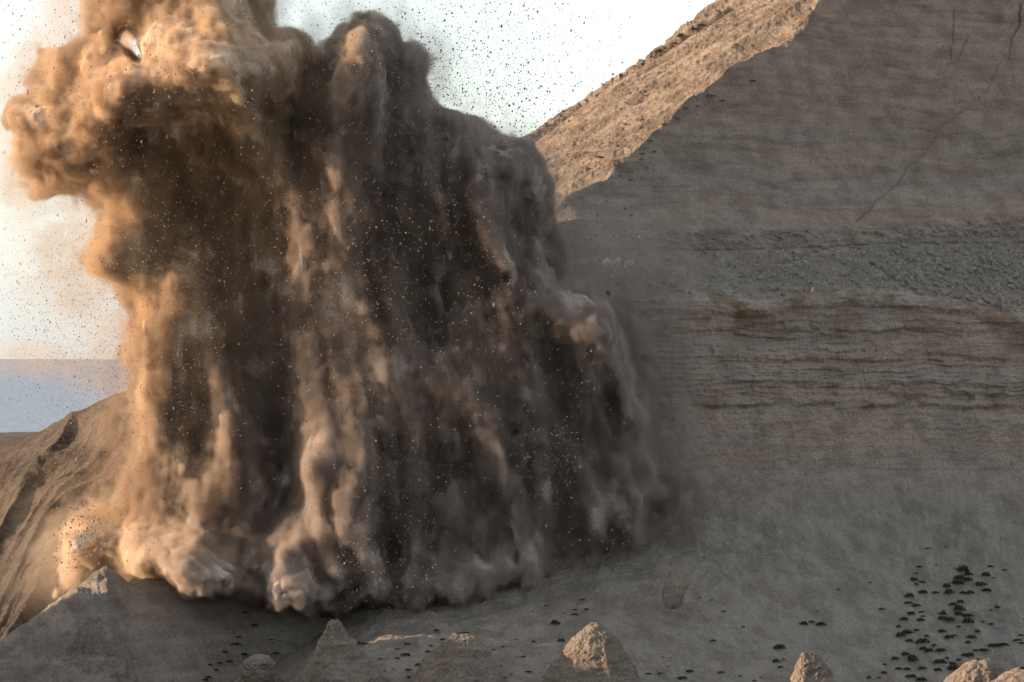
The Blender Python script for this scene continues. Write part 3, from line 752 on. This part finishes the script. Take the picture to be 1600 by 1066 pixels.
def sdf2(poly):
    D = np.full(CPX.shape, 1e9); ins = np.zeros(CPX.shape, bool)
    for (ax, ay), (bx, by) in zip(poly, poly[1:] + poly[:1]):
        vx, vy = bx - ax, by - ay
        t = np.clip(((CPX - ax) * vx + (CPY - ay) * vy) / (vx * vx + vy * vy), 0, 1)
        D = np.minimum(D, np.hypot(CPX - ax - t * vx, CPY - ay - t * vy))
        if by != ay:
            ins ^= ((ay > CPY) != (by > CPY)) & (CPX < vx * (CPY - ay) / vy + ax)
    return (np.where(ins, D, -D) * KC).astype(np.float32)
D2 = sdf2(SIL) + .35
D2 += (sstep(870, 940, CPY) * (1.5 * perlin(CPX * .03, CPY * .03, 40 + 0 * CPX) + 1.0 * perlin(CPX * .08, CPY * .06, 41 + 0 * CPX))).astype(np.float32)

# front relief (metres towards the camera)
rel = np.zeros(CPX.shape, np.float32)
def cap(*p, sharp=2.0):
    global rel
    p = [(q[0], q[1], q[2] * 1.1, q[3] * .72) for q in p]
    rel = rel + capsule(list(p), sharp)
# top masses
rel += 1.0 * blob(200, 120, 150, 70) + .2 * blob(110, 190, 80, 70) + 8.0 * blob(365, 125, 95, 62) + 2.5 * blob(250, 130, 60, 40) + 2.2 * blob(340, 40, 60, 80) + 5.0 * blob(550, 110, 52, 80)
rel += 2.8 * blob(200, 160, 50, 34, -20) + 2.4 * blob(395, 185, 28, 40)
# big dark hollow below the top masses
rel -= 4.2 * blob(290, 330, 95, 120) + 3.0 * blob(400, 420, 80, 150) + 3.2 * blob(400, 640, 40, 230)
rel -= 2.0 * blob(640, 420, 120, 140) + 2.5 * blob(690, 480, 50, 90) + 2.0 * blob(460, 170, 35, 70)
# pale falling streamers
cap((395, 190, 26, 2.2), (440, 300, 26, 1.6), (470, 380, 20, 2.2), (455, 500, 40, .6))
cap((476, 195, 14, .6), (520, 250, 14, 1.6), (533, 290, 5, 1.2)); cap((505, 300, 14, .5), (530, 345, 9, 1.5), (546, 388, 5, 1.2))
cap((700, 195, 30, 1.8), (742, 250, 26, 3.0), (762, 330, 24, 2.6), (782, 420, 9, 2.2)); cap((785, 380, 7, 1.2), (796, 448, 5, 1.6))
cap((800, 250, 26, 2.0), (850, 300, 20, 2.4), (870, 360, 20, 1.)); cap((668, 260, 16, 1.0), (690, 310, 10, 1.4), (700, 380, 6, .6))
cap((840, 440, 46, 2.0), (900, 470, 50, 3.0), (935, 560, 28, 2.8), (915, 640, 16, 2.4)); cap((930, 430, 20, 1.), (965, 560, 14, 2.2), (985, 650, 12, 2.0))
cap((760, 500, 60, 1.5), (800, 600, 50, 1.4), (860, 760, 34, 1.0))
cap((695, 560, 40, 1.0), (745, 640, 26, 1.8), (800, 760, 18, 2.4), (835, 900, 16, 1.6))
cap((890, 680, 26, 1.0), (925, 790, 22, 2.2), (945, 870, 14, 2.0))
# left column
cap((240, 420, 40, 1.6), (290, 440, 46, 3.0), (335, 500, 16, 2.6), (345, 640, 14, 2.2), (352, 720, 10, 1.2))
cap((215, 520, 34, 1.6), (235, 620, 16, 2.4), (246, 690, 8, 2.2)); cap((190, 740, 40, 1.2), (170, 840, 34, 1.0))
cap((360, 660, 14, 1.2), (385, 760, 18, 2.0), (400, 860, 12, 2.0)); rel -= 1.1 * blob(300, 620, 40, 110) + 1.6 * blob(195, 800, 18, 30)
cap((300, 700, 14, .5), (308, 800, 14, 1.6), (312, 860, 10, .6)); cap((265, 740, 12, .6), (262, 830, 10, 1.2))
# sunlit folds at the foot
cap((520, 640, 40, 1.2), (497, 720, 26, 4.6), (507, 800, 20, 4.6), (540, 880, 15, 4.2)); cap((560, 660, 36, 1.5), (548, 760, 17, 5.0), (562, 840, 15, 5.2), (592, 915, 11, 4.6))
cap((590, 700, 30, 1.0), (578, 800, 10, 2.6), (575, 860, 8, 2.2)); cap((620, 740, 20, 1.), (640, 850, 14, 1.4))
rel -= 2.4 * blob(600, 860, 34, 60) + 2.5 * blob(440, 720, 26, 110)
rel -= 3.2 * blob(175, 800, 60, 120)
# ground-hugging billows
rel += 6.6 * blob(285, 872, 105, 42, 12) + 3.2 * blob(370, 905, 50, 32, 25) + 6.0 * blob(465, 885, 40, 60) + 2.6 * blob(505, 930, 60, 28) + 1.2 * blob(115, 850, 34, 45)
rel += 2.6 * blob(715, 915, 60, 34) + 3.2 * blob(995, 815, 26, 42) + 2.0 * blob(925, 895, 50, 24) + 2.4 * blob(1065, 795, 40, 26)

rad = 5.0
Dp = np.clip(D2, 0, rad)
H = np.sqrt(Dp * (2 * rad - Dp)) * (7.8 / rad)
H = np.where(D2 < 0, D2 * 1.2, H).astype(np.float32)
yc = (239.5 + 0.8 * sstep(820, 940, CPY) * sstep(540, 640, CPX) * sstep(960, 860, CPX) + 2.5 * sstep(950, 300, CPY) + 2.0 * sstep(650, 1000, CPX) + 5.0 * sstep(480, 1060, CPX) - 1.5 * sstep(300, 80, CPX) - 2.2 * sstep(840, 930, CPY) * sstep(1000, 700, CPX)).astype(np.float32)

# billowing (rounded lobes with sharp creases) and falling streaks
billow_m = np.clip(1.0 * blob(200, 110, 230, 130) + .9 * blob(90, 220, 110, 80) + .8 * blob(770, 260, 110, 80) + .85 * blob(560, 80, 80, 90) + 1.0 * blob(290, 890, 150, 45, 10) + .9 * blob(470, 900, 70, 70)
                   + .8 * blob(115, 850, 50, 70) + .8 * blob(710, 920, 80, 45) + .9 * blob(1030, 800, 70, 60) + .6 * blob(160, 400, 70, 60) + .5 * blob(890, 500, 80, 90) + .6 * blob(930, 890, 80, 40) + .22, 0, 1)[:, None, :]
streak_m = np.clip(1.15 - billow_m * .85, .1, 1)
F = np.empty((nx, ny, nz), np.float32)
n1 = lat((6.5, 6.5, 6.5), 11); F = 1.5 * (np.abs(n1) - .55)
n2 = lat((2.8, 2.8, 2.8), 12); F += .95 * (np.abs(n2 + .15 * n1) - .5); del n1
n3 = lat((1.25, 1.25, 1.25), 13); F += .75 * (np.abs(n3) - .5)
n4 = lat((.62, .62, .62), 14); F += .50 * (np.abs(n4) - .5)
n5 = lat((.31, .34, .31), 15); F += .34 * (np.abs(n5) - .5)
F *= billow_m
S = .36 * lat((2.4, 3.0, 13.), 21) ; S += .34 * lat((1.0, 1.3, 7.), 22); S += .34 * lat((.48, .6, 3.2), 23); S += .26 * lat((.27, .35, 1.5), 24)
# fan the streaks: they lean outwards and fall down to the right on the right-hand side
zz = (gz - gz[0]) / (gz[-1] - gz[0])
fan = np.clip((CPX - 380) / 600, -.25, 1)              # nx x nz
for k in range(nz):
    sh_ = (fan[:, k] * (zz[k] ** 1.4) * 15.0 + .9 * math.sin(gz[k] * .25))
    idx = np.clip(np.round((gx + sh_ - gx[0]) / VX).astype(int) % nx, 0, nx - 1)
    S[:, :, k] = S[idx, :, k]
S *= streak_m * (1 - .6 * sstep(260, 60, CPY)).astype(np.float32)[:, None, :]
F += S; del S
F += .22 * n2 + .20 * n3 + .13 * n4 + .09 * n5
wisp = 1 + .4 * n3 + .4 * n4 + .35 * n5; del n2, n3, n4, n5
wisp = np.clip(wisp, .1, 2.2)
Yv = gy[None, :, None]
front = Yv - (yc - H - rel)[:, None, :]
backd = (yc + H * 1.45)[:, None, :] - Yv
F += np.minimum(np.minimum(front, backd), np.maximum(D2, -50)[:, None, :] * 1.0)
# opening where the sky shows through, thin wisps
soft = np.clip(blob(120, 400, 60, 90) + .8 * blob(150, 30, 90, 60) + .8 * blob(80, 130, 60, 40) + .6 * blob(30, 260, 40, 40) + .5 * blob(640, 110, 40, 60) + .7 * blob(1060, 640, 40, 200) + .6 * blob(930, 420, 60, 40) + .5 * blob(190, 640, 30, 120), 0, 1)
F -= (4.5 * blob(222, 88, 16, 34, -40) + 3.0 * blob(205, 60, 26, 20))[:, None, :]
F -= (.45 * soft)[:, None, :]
wdt = (2.4 + 2.2 * soft - 1.2 * np.clip(billow_m[:, 0, :], 0, 1))[:, None, :]
dens = np.clip(F / wdt, 0, 1)
dens *= dens * wisp; del wisp
mist = (.012 * blob(70, 470, 90, 90) + .05 * blob(60, 562, 110, 24) + .08 * blob(150, 20, 70, 70) + .07 * blob(1060, 600, 60, 220) + .09 * blob(960, 400, 100, 60) + .22 * blob(910, 895, 140, 34) + .05 * blob(150, 930, 130, 50) + .12 * blob(1090, 780, 60, 40) + .16 * blob(700, 960, 190, 26) + .05 * blob(660, 95, 40, 50))
mist += (.06 + .04 * sstep(700, 200, CPX) * sstep(740, 600, CPY) + .05 * soft) * np.exp(-np.maximum(-D2, 0) / 1.1) * (D2 > -6) * np.clip(.75 + .9 * perlin(CPX * .02, CPY * .02, 30 + 0 * CPX) + .6 * perlin(CPX * .06, CPY * .06, 31 + 0 * CPX), 0, 2) * sstep(960, 850, CPY)
mist *= sstep(-33.5, -29, CPX * 0 + gx[:, None]) * sstep(13.2, 10.0, CPX * 0 + gx[:, None])
mist = np.clip(mist * (1 - .97 * np.clip(1.6 * blob(222, 88, 20, 38, -40) + blob(205, 60, 30, 24), 0, 1)) - .004, 0, 1)
slab = np.exp(-((Yv - (yc - .5)[:, None, :]) / 3.0) ** 2)
dens += mist[:, None, :] * np.clip(slab - .05, 0, 1)
dens[:2] = 0; dens[-2:] = 0; dens[:, :2] = 0; dens[:, -2:] = 0; dens[:, :, :2] = 0; dens[:, :, -2:] = 0
Cf = np.clip((F - (2.9 + 2.6 * soft - 1.3 * billow_m[:, 0, :])[:, None, :]) * .8 + .5, 0, 1).astype(np.float32)
Cf[:2] = 0; Cf[-2:] = 0; Cf[:, :2] = 0; Cf[:, -2:] = 0; Cf[:, :, :2] = 0; Cf[:, :, -2:] = 0
del F
print('field', time.time() - T0, (nx, ny, nz))

def grid_nodes(arr, step, to_mesh, mat):
    a = arr[::step[0], ::step[1], ::step[2]]
    n = a.shape
    me = bpy.data.meshes.new('field_samples')
    me.vertices.add(a.size)
    me.attributes.new('dens', 'FLOAT', 'POINT').data.foreach_set('value', np.ascontiguousarray(a.transpose(2, 1, 0)).ravel().astype(np.float32))
    src = bpy.data.objects.new('field_samples', me)
    lo = (float(gx[0]), float(gy[0]), float(gz[0]))
    st = (VX * step[0], VX * 1.25 * step[1], VX * step[2])
    ng = bpy.data.node_groups.new('density_grid', 'GeometryNodeTree')
    ng.interface.new_socket('Geometry', in_out='INPUT', socket_type='NodeSocketGeometry')
    ng.interface.new_socket('Geometry', in_out='OUTPUT', socket_type='NodeSocketGeometry')
    N = ng.nodes; Lk = ng.links
    out = N.new('NodeGroupOutput')
    oi = N.new('GeometryNodeObjectInfo'); oi.inputs['Object'].default_value = src
    na = N.new('GeometryNodeInputNamedAttribute'); na.data_type = 'FLOAT'; na.inputs['Name'].default_value = 'dens'
    si = N.new('GeometryNodeSampleIndex'); si.data_type = 'FLOAT'; si.domain = 'POINT'; si.clamp = True
    Lk.new(oi.outputs['Geometry'], si.inputs['Geometry']); Lk.new(na.outputs[0], si.inputs['Value'])
    pos = N.new('GeometryNodeInputPosition')
    v1 = N.new('ShaderNodeVectorMath'); v1.operation = 'MULTIPLY_ADD'
    v1.inputs[1].default_value = [1 / q for q in st]; v1.inputs[2].default_value = [-l / q + .5 for l, q in zip(lo, st)]
    Lk.new(pos.outputs[0], v1.inputs[0])
    v2 = N.new('ShaderNodeVectorMath'); v2.operation = 'FLOOR'; Lk.new(v1.outputs[0], v2.inputs[0])
    s = N.new('ShaderNodeSeparateXYZ'); Lk.new(v2.outputs[0], s.inputs[0])
    m1 = N.new('FunctionNodeIntegerMath'); m1.operation = 'MULTIPLY_ADD'; Lk.new(s.outputs['Z'], m1.inputs[0]); m1.inputs[1].default_value = n[1]; Lk.new(s.outputs['Y'], m1.inputs[2])
    m2 = N.new('FunctionNodeIntegerMath'); m2.operation = 'MULTIPLY_ADD'; Lk.new(m1.outputs[0], m2.inputs[0]); m2.inputs[1].default_value = n[0]; Lk.new(s.outputs['X'], m2.inputs[2])
    Lk.new(m2.outputs[0], si.inputs['Index'])
    vc = N.new('GeometryNodeVolumeCube'); Lk.new(si.outputs['Value'], vc.inputs['Density'])
    vc.inputs['Min'].default_value = lo
    vc.inputs['Max'].default_value = [l + q * (k - 1) for l, q, k in zip(lo, st, n)]
    for ax, k in zip('XYZ', n): vc.inputs['Resolution ' + ax].default_value = k
    o = vc.outputs[0]
    if to_mesh:
        vm = N.new('GeometryNodeVolumeToMesh'); vm.inputs['Threshold'].default_value = .5; Lk.new(o, vm.inputs['Volume']); o = vm.outputs[0]
    else:
        sm = N.new('GeometryNodeSetMaterial'); sm.inputs['Material'].default_value = mat; Lk.new(o, sm.inputs[0]); o = sm.outputs[0]
    Lk.new(o, out.inputs[0])
    return ng, src

def dust_color(t):
    """dust colour: lighter orange-tan at the left and top, grey-brown to the right and below, darker in streaks"""
    pos = t.n('ShaderNodeNewGeometry').outputs['Position']
    X, Y, Z = t.n('ShaderNodeSeparateXYZ', {0: pos}).outputs
    big = t.noise(pos, .11, 3)
    st = t.noise(t.scale(pos, (.55, .45, .09)), 1., 5, .6, .8)
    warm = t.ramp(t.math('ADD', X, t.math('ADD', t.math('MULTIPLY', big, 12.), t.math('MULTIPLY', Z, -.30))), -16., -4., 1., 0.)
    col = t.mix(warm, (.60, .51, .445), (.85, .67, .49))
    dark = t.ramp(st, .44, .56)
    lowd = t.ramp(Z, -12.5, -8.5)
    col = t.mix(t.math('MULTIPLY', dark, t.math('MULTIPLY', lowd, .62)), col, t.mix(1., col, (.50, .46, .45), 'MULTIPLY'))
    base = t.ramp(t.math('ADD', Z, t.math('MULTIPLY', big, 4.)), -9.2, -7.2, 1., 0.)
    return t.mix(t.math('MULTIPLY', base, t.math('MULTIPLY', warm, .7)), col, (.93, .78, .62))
mv = bpy.data.materials.new('airborne_dust'); t = NT(mv)
da = t.n('ShaderNodeAttribute', attribute_name='density').outputs['Fac']
dn_ = t.noise(t.scale(t.n('ShaderNodeNewGeometry').outputs['Position'], (1., 1., .7)), 1.6, 5, .68)
er = t.math('MULTIPLY', t.math('SUBTRACT', dn_, .38), t.math('MULTIPLY_ADD', da, -1.3, 1.75))
de = t.math('MAXIMUM', t.math('SUBTRACT', da, t.math('MULTIPLY', er, t.ramp(da, .03, .20))), 0.)
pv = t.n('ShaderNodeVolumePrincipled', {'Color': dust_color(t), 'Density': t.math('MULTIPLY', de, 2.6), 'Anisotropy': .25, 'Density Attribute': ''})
t.link(pv.outputs[0], t.out.inputs['Volume'])
mc = bpy.data.materials.new('dense_dust'); t = NT(mc)
pos = t.n('ShaderNodeNewGeometry').outputs['Position']
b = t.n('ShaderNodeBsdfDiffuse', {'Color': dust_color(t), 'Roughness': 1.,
    'Normal': t.n('ShaderNodeBump', {'Height': t.noise(pos, 3., 6, .7), 'Strength': .8, 'Distance': .4}).outputs[0]})
t.link(b.outputs[0], t.out.inputs[0])

# dense heart of the cloud as one closed surface
ng, src = grid_nodes(Cf, (1, 1, 1), True, None); del Cf
tmp = bpy.data.objects.new('tmp', bpy.data.meshes.new('tmp')); COL.objects.link(tmp)
tmp.modifiers.new('n', 'NODES').node_group = ng
me = bpy.data.meshes.new_from_object(tmp.evaluated_get(bpy.context.evaluated_depsgraph_get()))
bpy.data.objects.remove(tmp); bpy.data.objects.remove(src); bpy.data.node_groups.remove(ng)
me.materials.clear(); me.materials.append(mc)
me.polygons.foreach_set('use_smooth', np.ones(len(me.polygons), bool))
cloud = link('dust_cloud', me)
tag(cloud, 'huge brown and orange dust cloud thrown up by the blast, falling in streaks in front of the cliff', 'dust cloud', kind='stuff')
print('core', time.time() - T0, len(me.polygons))
vd = bpy.data.volumes.new('dust_veil')
vd.materials.append(mv)
veil = bpy.data.objects.new('dust_veil', vd); COL.objects.link(veil)
ng, src = grid_nodes(dens, (1, 1, 1), False, mv); del dens
veil.modifiers.new('density', 'NODES').node_group = ng
veil.parent = cloud
print('veil', time.time() - T0)
# ------------------------------------------------------------------ flying rocks and debris
def front_y(px, py):
    """distance of the cloud's front face at a design point"""
    i = int(np.clip(((px - 800) * KC - gx[0]) / VX, 0, nx - 1)); k = int(np.clip(((555 - py) * KC - gz[0]) / VX, 0, nz - 1))
    return float((yc - H - rel)[i, k]) if D2[i, k] > 0 else float(yc[i, k])
FR = [rock_mesh(s, M_ROCK) for s in range(60, 68)]
FP = [rock_mesh(s, M_DEB) for s in range(70, 76)]
rd = RS(99)
def flying(px, py, rpx, label, group, pale=False, Y=None, st=1.0, ang=0):
    Y = Y if Y else front_y(px, py) - rd.uniform(.6, 2.4)
    o = link('flying_rock', (FP if pale else FR)[rd.randint(6)])
    s = rpx * K * Y
    o.location = W(px, py, Y); o.scale = (s, s * .9, s * st)
    o.rotation_euler = rd.uniform(0, 6.28, 3) if st == 1.0 else (0, R(ang), 0)
    tag(o, label, 'rock', group)
n0 = 0
SKYR = 'rocks thrown into the sky right of the dust cloud'
lb = 'small dark rock flying through the white sky right of the dust cloud'
for a, b in [(293,106),(314,306),(379,350),(461,711),(653,706),(822,362),(889,437),(864,468),(881,585),(904,628),(1085,606),(1170,737),(985,815),(1210,908),(1087,1054),(924,965),(740,893),(853,970),(795,1020),(768,1050),(1085,124),(1045,124),(1060,33),(1159,50),(1280,95),(967,33),(498,258),(575,411),(607,358),(1237,275),(1566,608),(708,652),(884,22),(640,52),(233,86),(285,170),(616,188),(519,118),(790,118),(1590,270),(1326,500),(1206,518),(1142,540),(1120,775),(876,868),(607,875),(537,792),(511,727),(570,587),(605,533),(695,392),(1362,760),(1424,30),(1575,755),(1127,605),(853,777),(1150,845),(688,945),(850,935)]:
    flying(600 + a / 5.33, b / 5.33, rd.uniform(1.2, 2.5), lb, SKYR, Y=rd.uniform(231, 246))
lb = 'small dark rock flying through the pale sky above and left of the dust cloud'
for a, b in [(22,480),(32,355),(105,115),(587,60),(455,82),(498,138),(380,205),(452,378),(510,398),(604,178),(158,685),(238,578)]:
    flying(a / 5.33, b / 5.33, rd.uniform(1.2, 2.2), lb, 'rocks in the sky at the upper left', Y=rd.uniform(231, 246))
lb = 'dark rock flying in front of the bright orange top of the dust cloud'
for a, b in [(824,233),(229,778),(234,755),(1285,515),(1370,390),(1145,273),(304,888),(430,920),(412,970),(655,722),(920,636),(832,483),(1304,153),(1047,40),(1409,808),(520,583),(495,652),(752,558),(869,524),(990,343),(725,398),(326,1000),(510,1020),(1250,455),(1155,463),(1490,565)]:
    flying(a / 5.33, b / 5.33, rd.uniform(1.4, 2.6), lb, 'rocks in front of the orange top of the cloud')
for a, b, r_ in [(1077,12,3.2),(1016,60,2.2),(1164,258,2.4),(877,175,2.0),(1508,262,2.2),(1490,322,1.8),(1292,168,1.8),(1147,100,2.2),(780,263,1.6)]:
    flying(a / 2.665, b / 2.665, r_, lb, 'rocks in front of the orange top of the cloud')
# blocks flying over the edge of the cliff
for a, b, r_, l_ in [(680,240,26,'largest dark block in the air, just below the sunlit slope'),(458,34,17,'dark block in the air against the sunlit slope'),(447,298,20,'flat dark block in the air above the bench, left of the largest'),(728,297,15,'upright dark fragment in the air right below the largest block'),(385,490,26,'dark block in the air at the edge of the dust, lower of a touching pair'),(430,460,19,'flat dark fragment in the air, upper of a touching pair'),(405,685,18,'reddish dark fragment in the air in front of the thin dust'),(565,765,14,'dark fragment in the air just above the bent one near the cliff rim'),(562,822,17,'bent dark fragment in the air above the cliff rim'),(540,945,28,'pale three-sided block in the air just left of the cliff rim'),(660,683,13,'small brown fragment in the air in front of the bench'),(800,610,12,'small dark fragment in the air in front of the bank'),(455,567,10,'small dark fragment in the air below the touching pair'),(520,182,13,'reddish dark fragment in the air on the edge of the shade')]:
    flying(850 + a / 5.33, 280 + b / 5.33, r_ / 5.33, l_, 'blocks flying over the edge of the cliff', Y=rd.uniform(238, 243), pale=(a == 540))
lb = 'small dark fragment in the air between the dust edge and the bench'
for _ in range(44):
    flying(880 + abs(rd.normal()) * 55, 330 + rd.normal() * 50, rd.uniform(.9, 1.9), lb, 'fragments over the bench', Y=rd.uniform(238, 243))
# sunlit fragments in front of the dark body, some drawn out by their dust
for x_, y_, r_, l_, st, an in [(235,318,1.6,'pale elongated fragment falling upright in the dark upper left body of the dust',5,2),(342,278,3.0,'pale elongated rock in the dark hollow, upper of a pair',1.8,-25),(348,302,3.0,'pale elongated rock in the dark hollow, lower of a pair',2.4,-18),(313,308,2.4,'small pale rock left of the pair in the dark hollow',1.4,10),(423,190,3.0,'pale wedge-shaped rock below the orange crest',1.6,50),(297,254,2.6,'pale rock in the dark hollow under the orange crest',1.3,10),(546,388,3.4,'rock at the lower end of the longest thin dust trail',1.3,-20),(795,445,3.6,'rock at the lower end of a pale dust trail right of centre',1.2,0),(532,293,2.8,'rock at the lower end of the short dust trail near the top centre',1.2,-20),(747,436,4.4,'large pale rock in the centre of the dark dust',1.0,0),(652,438,4.0,'pale rock left of the largest one in the centre',1.0,0),(545,490,3.2,'bright rock of a pair left of centre',1.,0),(557,486,3.2,'right-hand bright rock of a pair left of centre',1.,0),(838,448,0,'',1,0)]:
    if r_: flying(x_, y_, r_, l_, None, True, st=st, ang=an)
lb = 'pale fragment falling in front of the dark middle of the dust cloud'
for _ in range(70):
    flying(650 + rd.normal() * 120, 450 + rd.normal() * 75, rd.uniform(1.3, 2.8), lb, 'pale fragments in the middle of the cloud', True)
lb = 'pale fragment in the dense shower of stones low in the dust, right of centre'
for _ in range(36):
    flying(865 + rd.normal() * 28, 715 + rd.normal() * 34, rd.uniform(1.6, 3.4), lb, 'shower of stones right of centre', True)
lb = 'lit fragment tumbling at the foot of the glowing dust folds'
for _ in range(34):
    flying(600 + rd.normal() * 30, 895 + rd.normal() * 32, rd.uniform(1.3, 3.0), lb, 'stones at the foot of the glowing folds', True)
lb = 'dark fragment in front of the bright dust puff at the far left'
for _ in range(30):
    flying(130 + rd.normal() * 20, 835 + rd.normal() * 30, rd.uniform(1.4, 2.8), lb, 'fragments in front of the far left puff')
# innumerable small fragments
def cloud_of(zones, mat, label, seed):
    r = RS(seed); P = []; S = []
    for (cx_, cy_, sx_, sy_, n, smin, smax, mode) in zones:
        k = 0
        while k < n:
            x_, y_ = cx_ + r.normal() * sx_, cy_ + r.normal() * sy_
            if not (-60 < x_ < 1120 and -60 < y_ < 985): 
                k += 1; continue
            i = int(np.clip(((x_ - 800) * KC - gx[0]) / VX, 0, nx - 1)); q = int(np.clip(((555 - y_) * KC - gz[0]) / VX, 0, nz - 1))
            ins = D2[i, q] > 0
            if ins: Y = float((yc - H - rel)[i, q]) - r.uniform(-.6, 3.0)
            else: Y = r.uniform(231, 247)
            if mode == 'sky' and y_ > 690: k += 1; continue
            g = min(smax, smin * (1 + r.pareto(2.1)))
            P.append(W(x_, y_, Y)[:]); S.append(g * .95 * K * Y); k += 1
    if mat is M_ROCK: S = [q * 1.2 for q in S]
    o = stones_mesh('debris', P, S, mat, r, np.where(r.uniform(size=len(P)) < .12, r.uniform(1.2, 2.2, len(P)), 1.0))
    tag(o, label, 'debris', kind='stuff')
cloud_of([(720, 110, 110, 90, 5600, .35, 1.5, 'sky'), (640, 60, 260, 90, 3200, .3, 1.3, 'sky'), (800, 180, 50, 40, 500, .4, 1.9, 'sky'), (665, 110, 22, 45, 420, .4, 1.6, 'sky'), (90, 60, 120, 70, 1100, .35, 1.3, 'sky'), (190, 130, 130, 80, 1500, .4, 1.5, ''), (430, 80, 110, 60, 900, .4, 1.5, ''),
          (80, 470, 75, 95, 4000, .3, 1.1, 'sky'), (140, 560, 50, 60, 1200, .3, 1.2, 'sky'), (150, 700, 40, 60, 700, .35, 1.3, ''), (130, 840, 26, 40, 420, .6, 2.2, ''), (230, 600, 60, 150, 2200, .35, 1.4, ''), (920, 380, 60, 50, 500, .4, 1.5, '')]
          + [(700, 140, 90, 70, 6000, .2, .7, 'sky'), (90, 480, 80, 100, 5000, .2, .6, 'sky'), (250, 120, 160, 110, 4000, .22, .8, ''), (240, 620, 80, 170, 5000, .22, .8, ''), (560, 70, 120, 60, 3000, .22, .8, ''), (160, 840, 60, 60, 1500, .25, 1.0, '')],
         M_ROCK, 'countless small dark fragments hurled into the air around the dust cloud', 31)
cloud_of([(330, 340, 110, 110, 3600, .35, 1.6, ''), (420, 560, 90, 130, 1500, .35, 1.6, ''), (620, 420, 130, 110, 4600, .4, 2.0, ''), (760, 350, 70, 110, 1300, .35, 1.6, ''), (865, 715, 30, 45, 500, .6, 2.2, ''), (920, 600, 40, 70, 400, .5, 2., ''), (600, 880, 50, 50, 1200, .5, 2.2, ''), (680, 800, 160, 90, 2000, .4, 1.7, ''), (940, 850, 40, 30, 250, .6, 2.2, '')]
          + [(420, 420, 180, 180, 9000, .2, .8, ''), (680, 500, 180, 190, 12000, .2, .8, ''), (700, 820, 200, 90, 4000, .2, .9, '')],
         M_DEB, 'countless small pale fragments falling in front of the dark dust', 32)
print('debris', time.time() - T0)
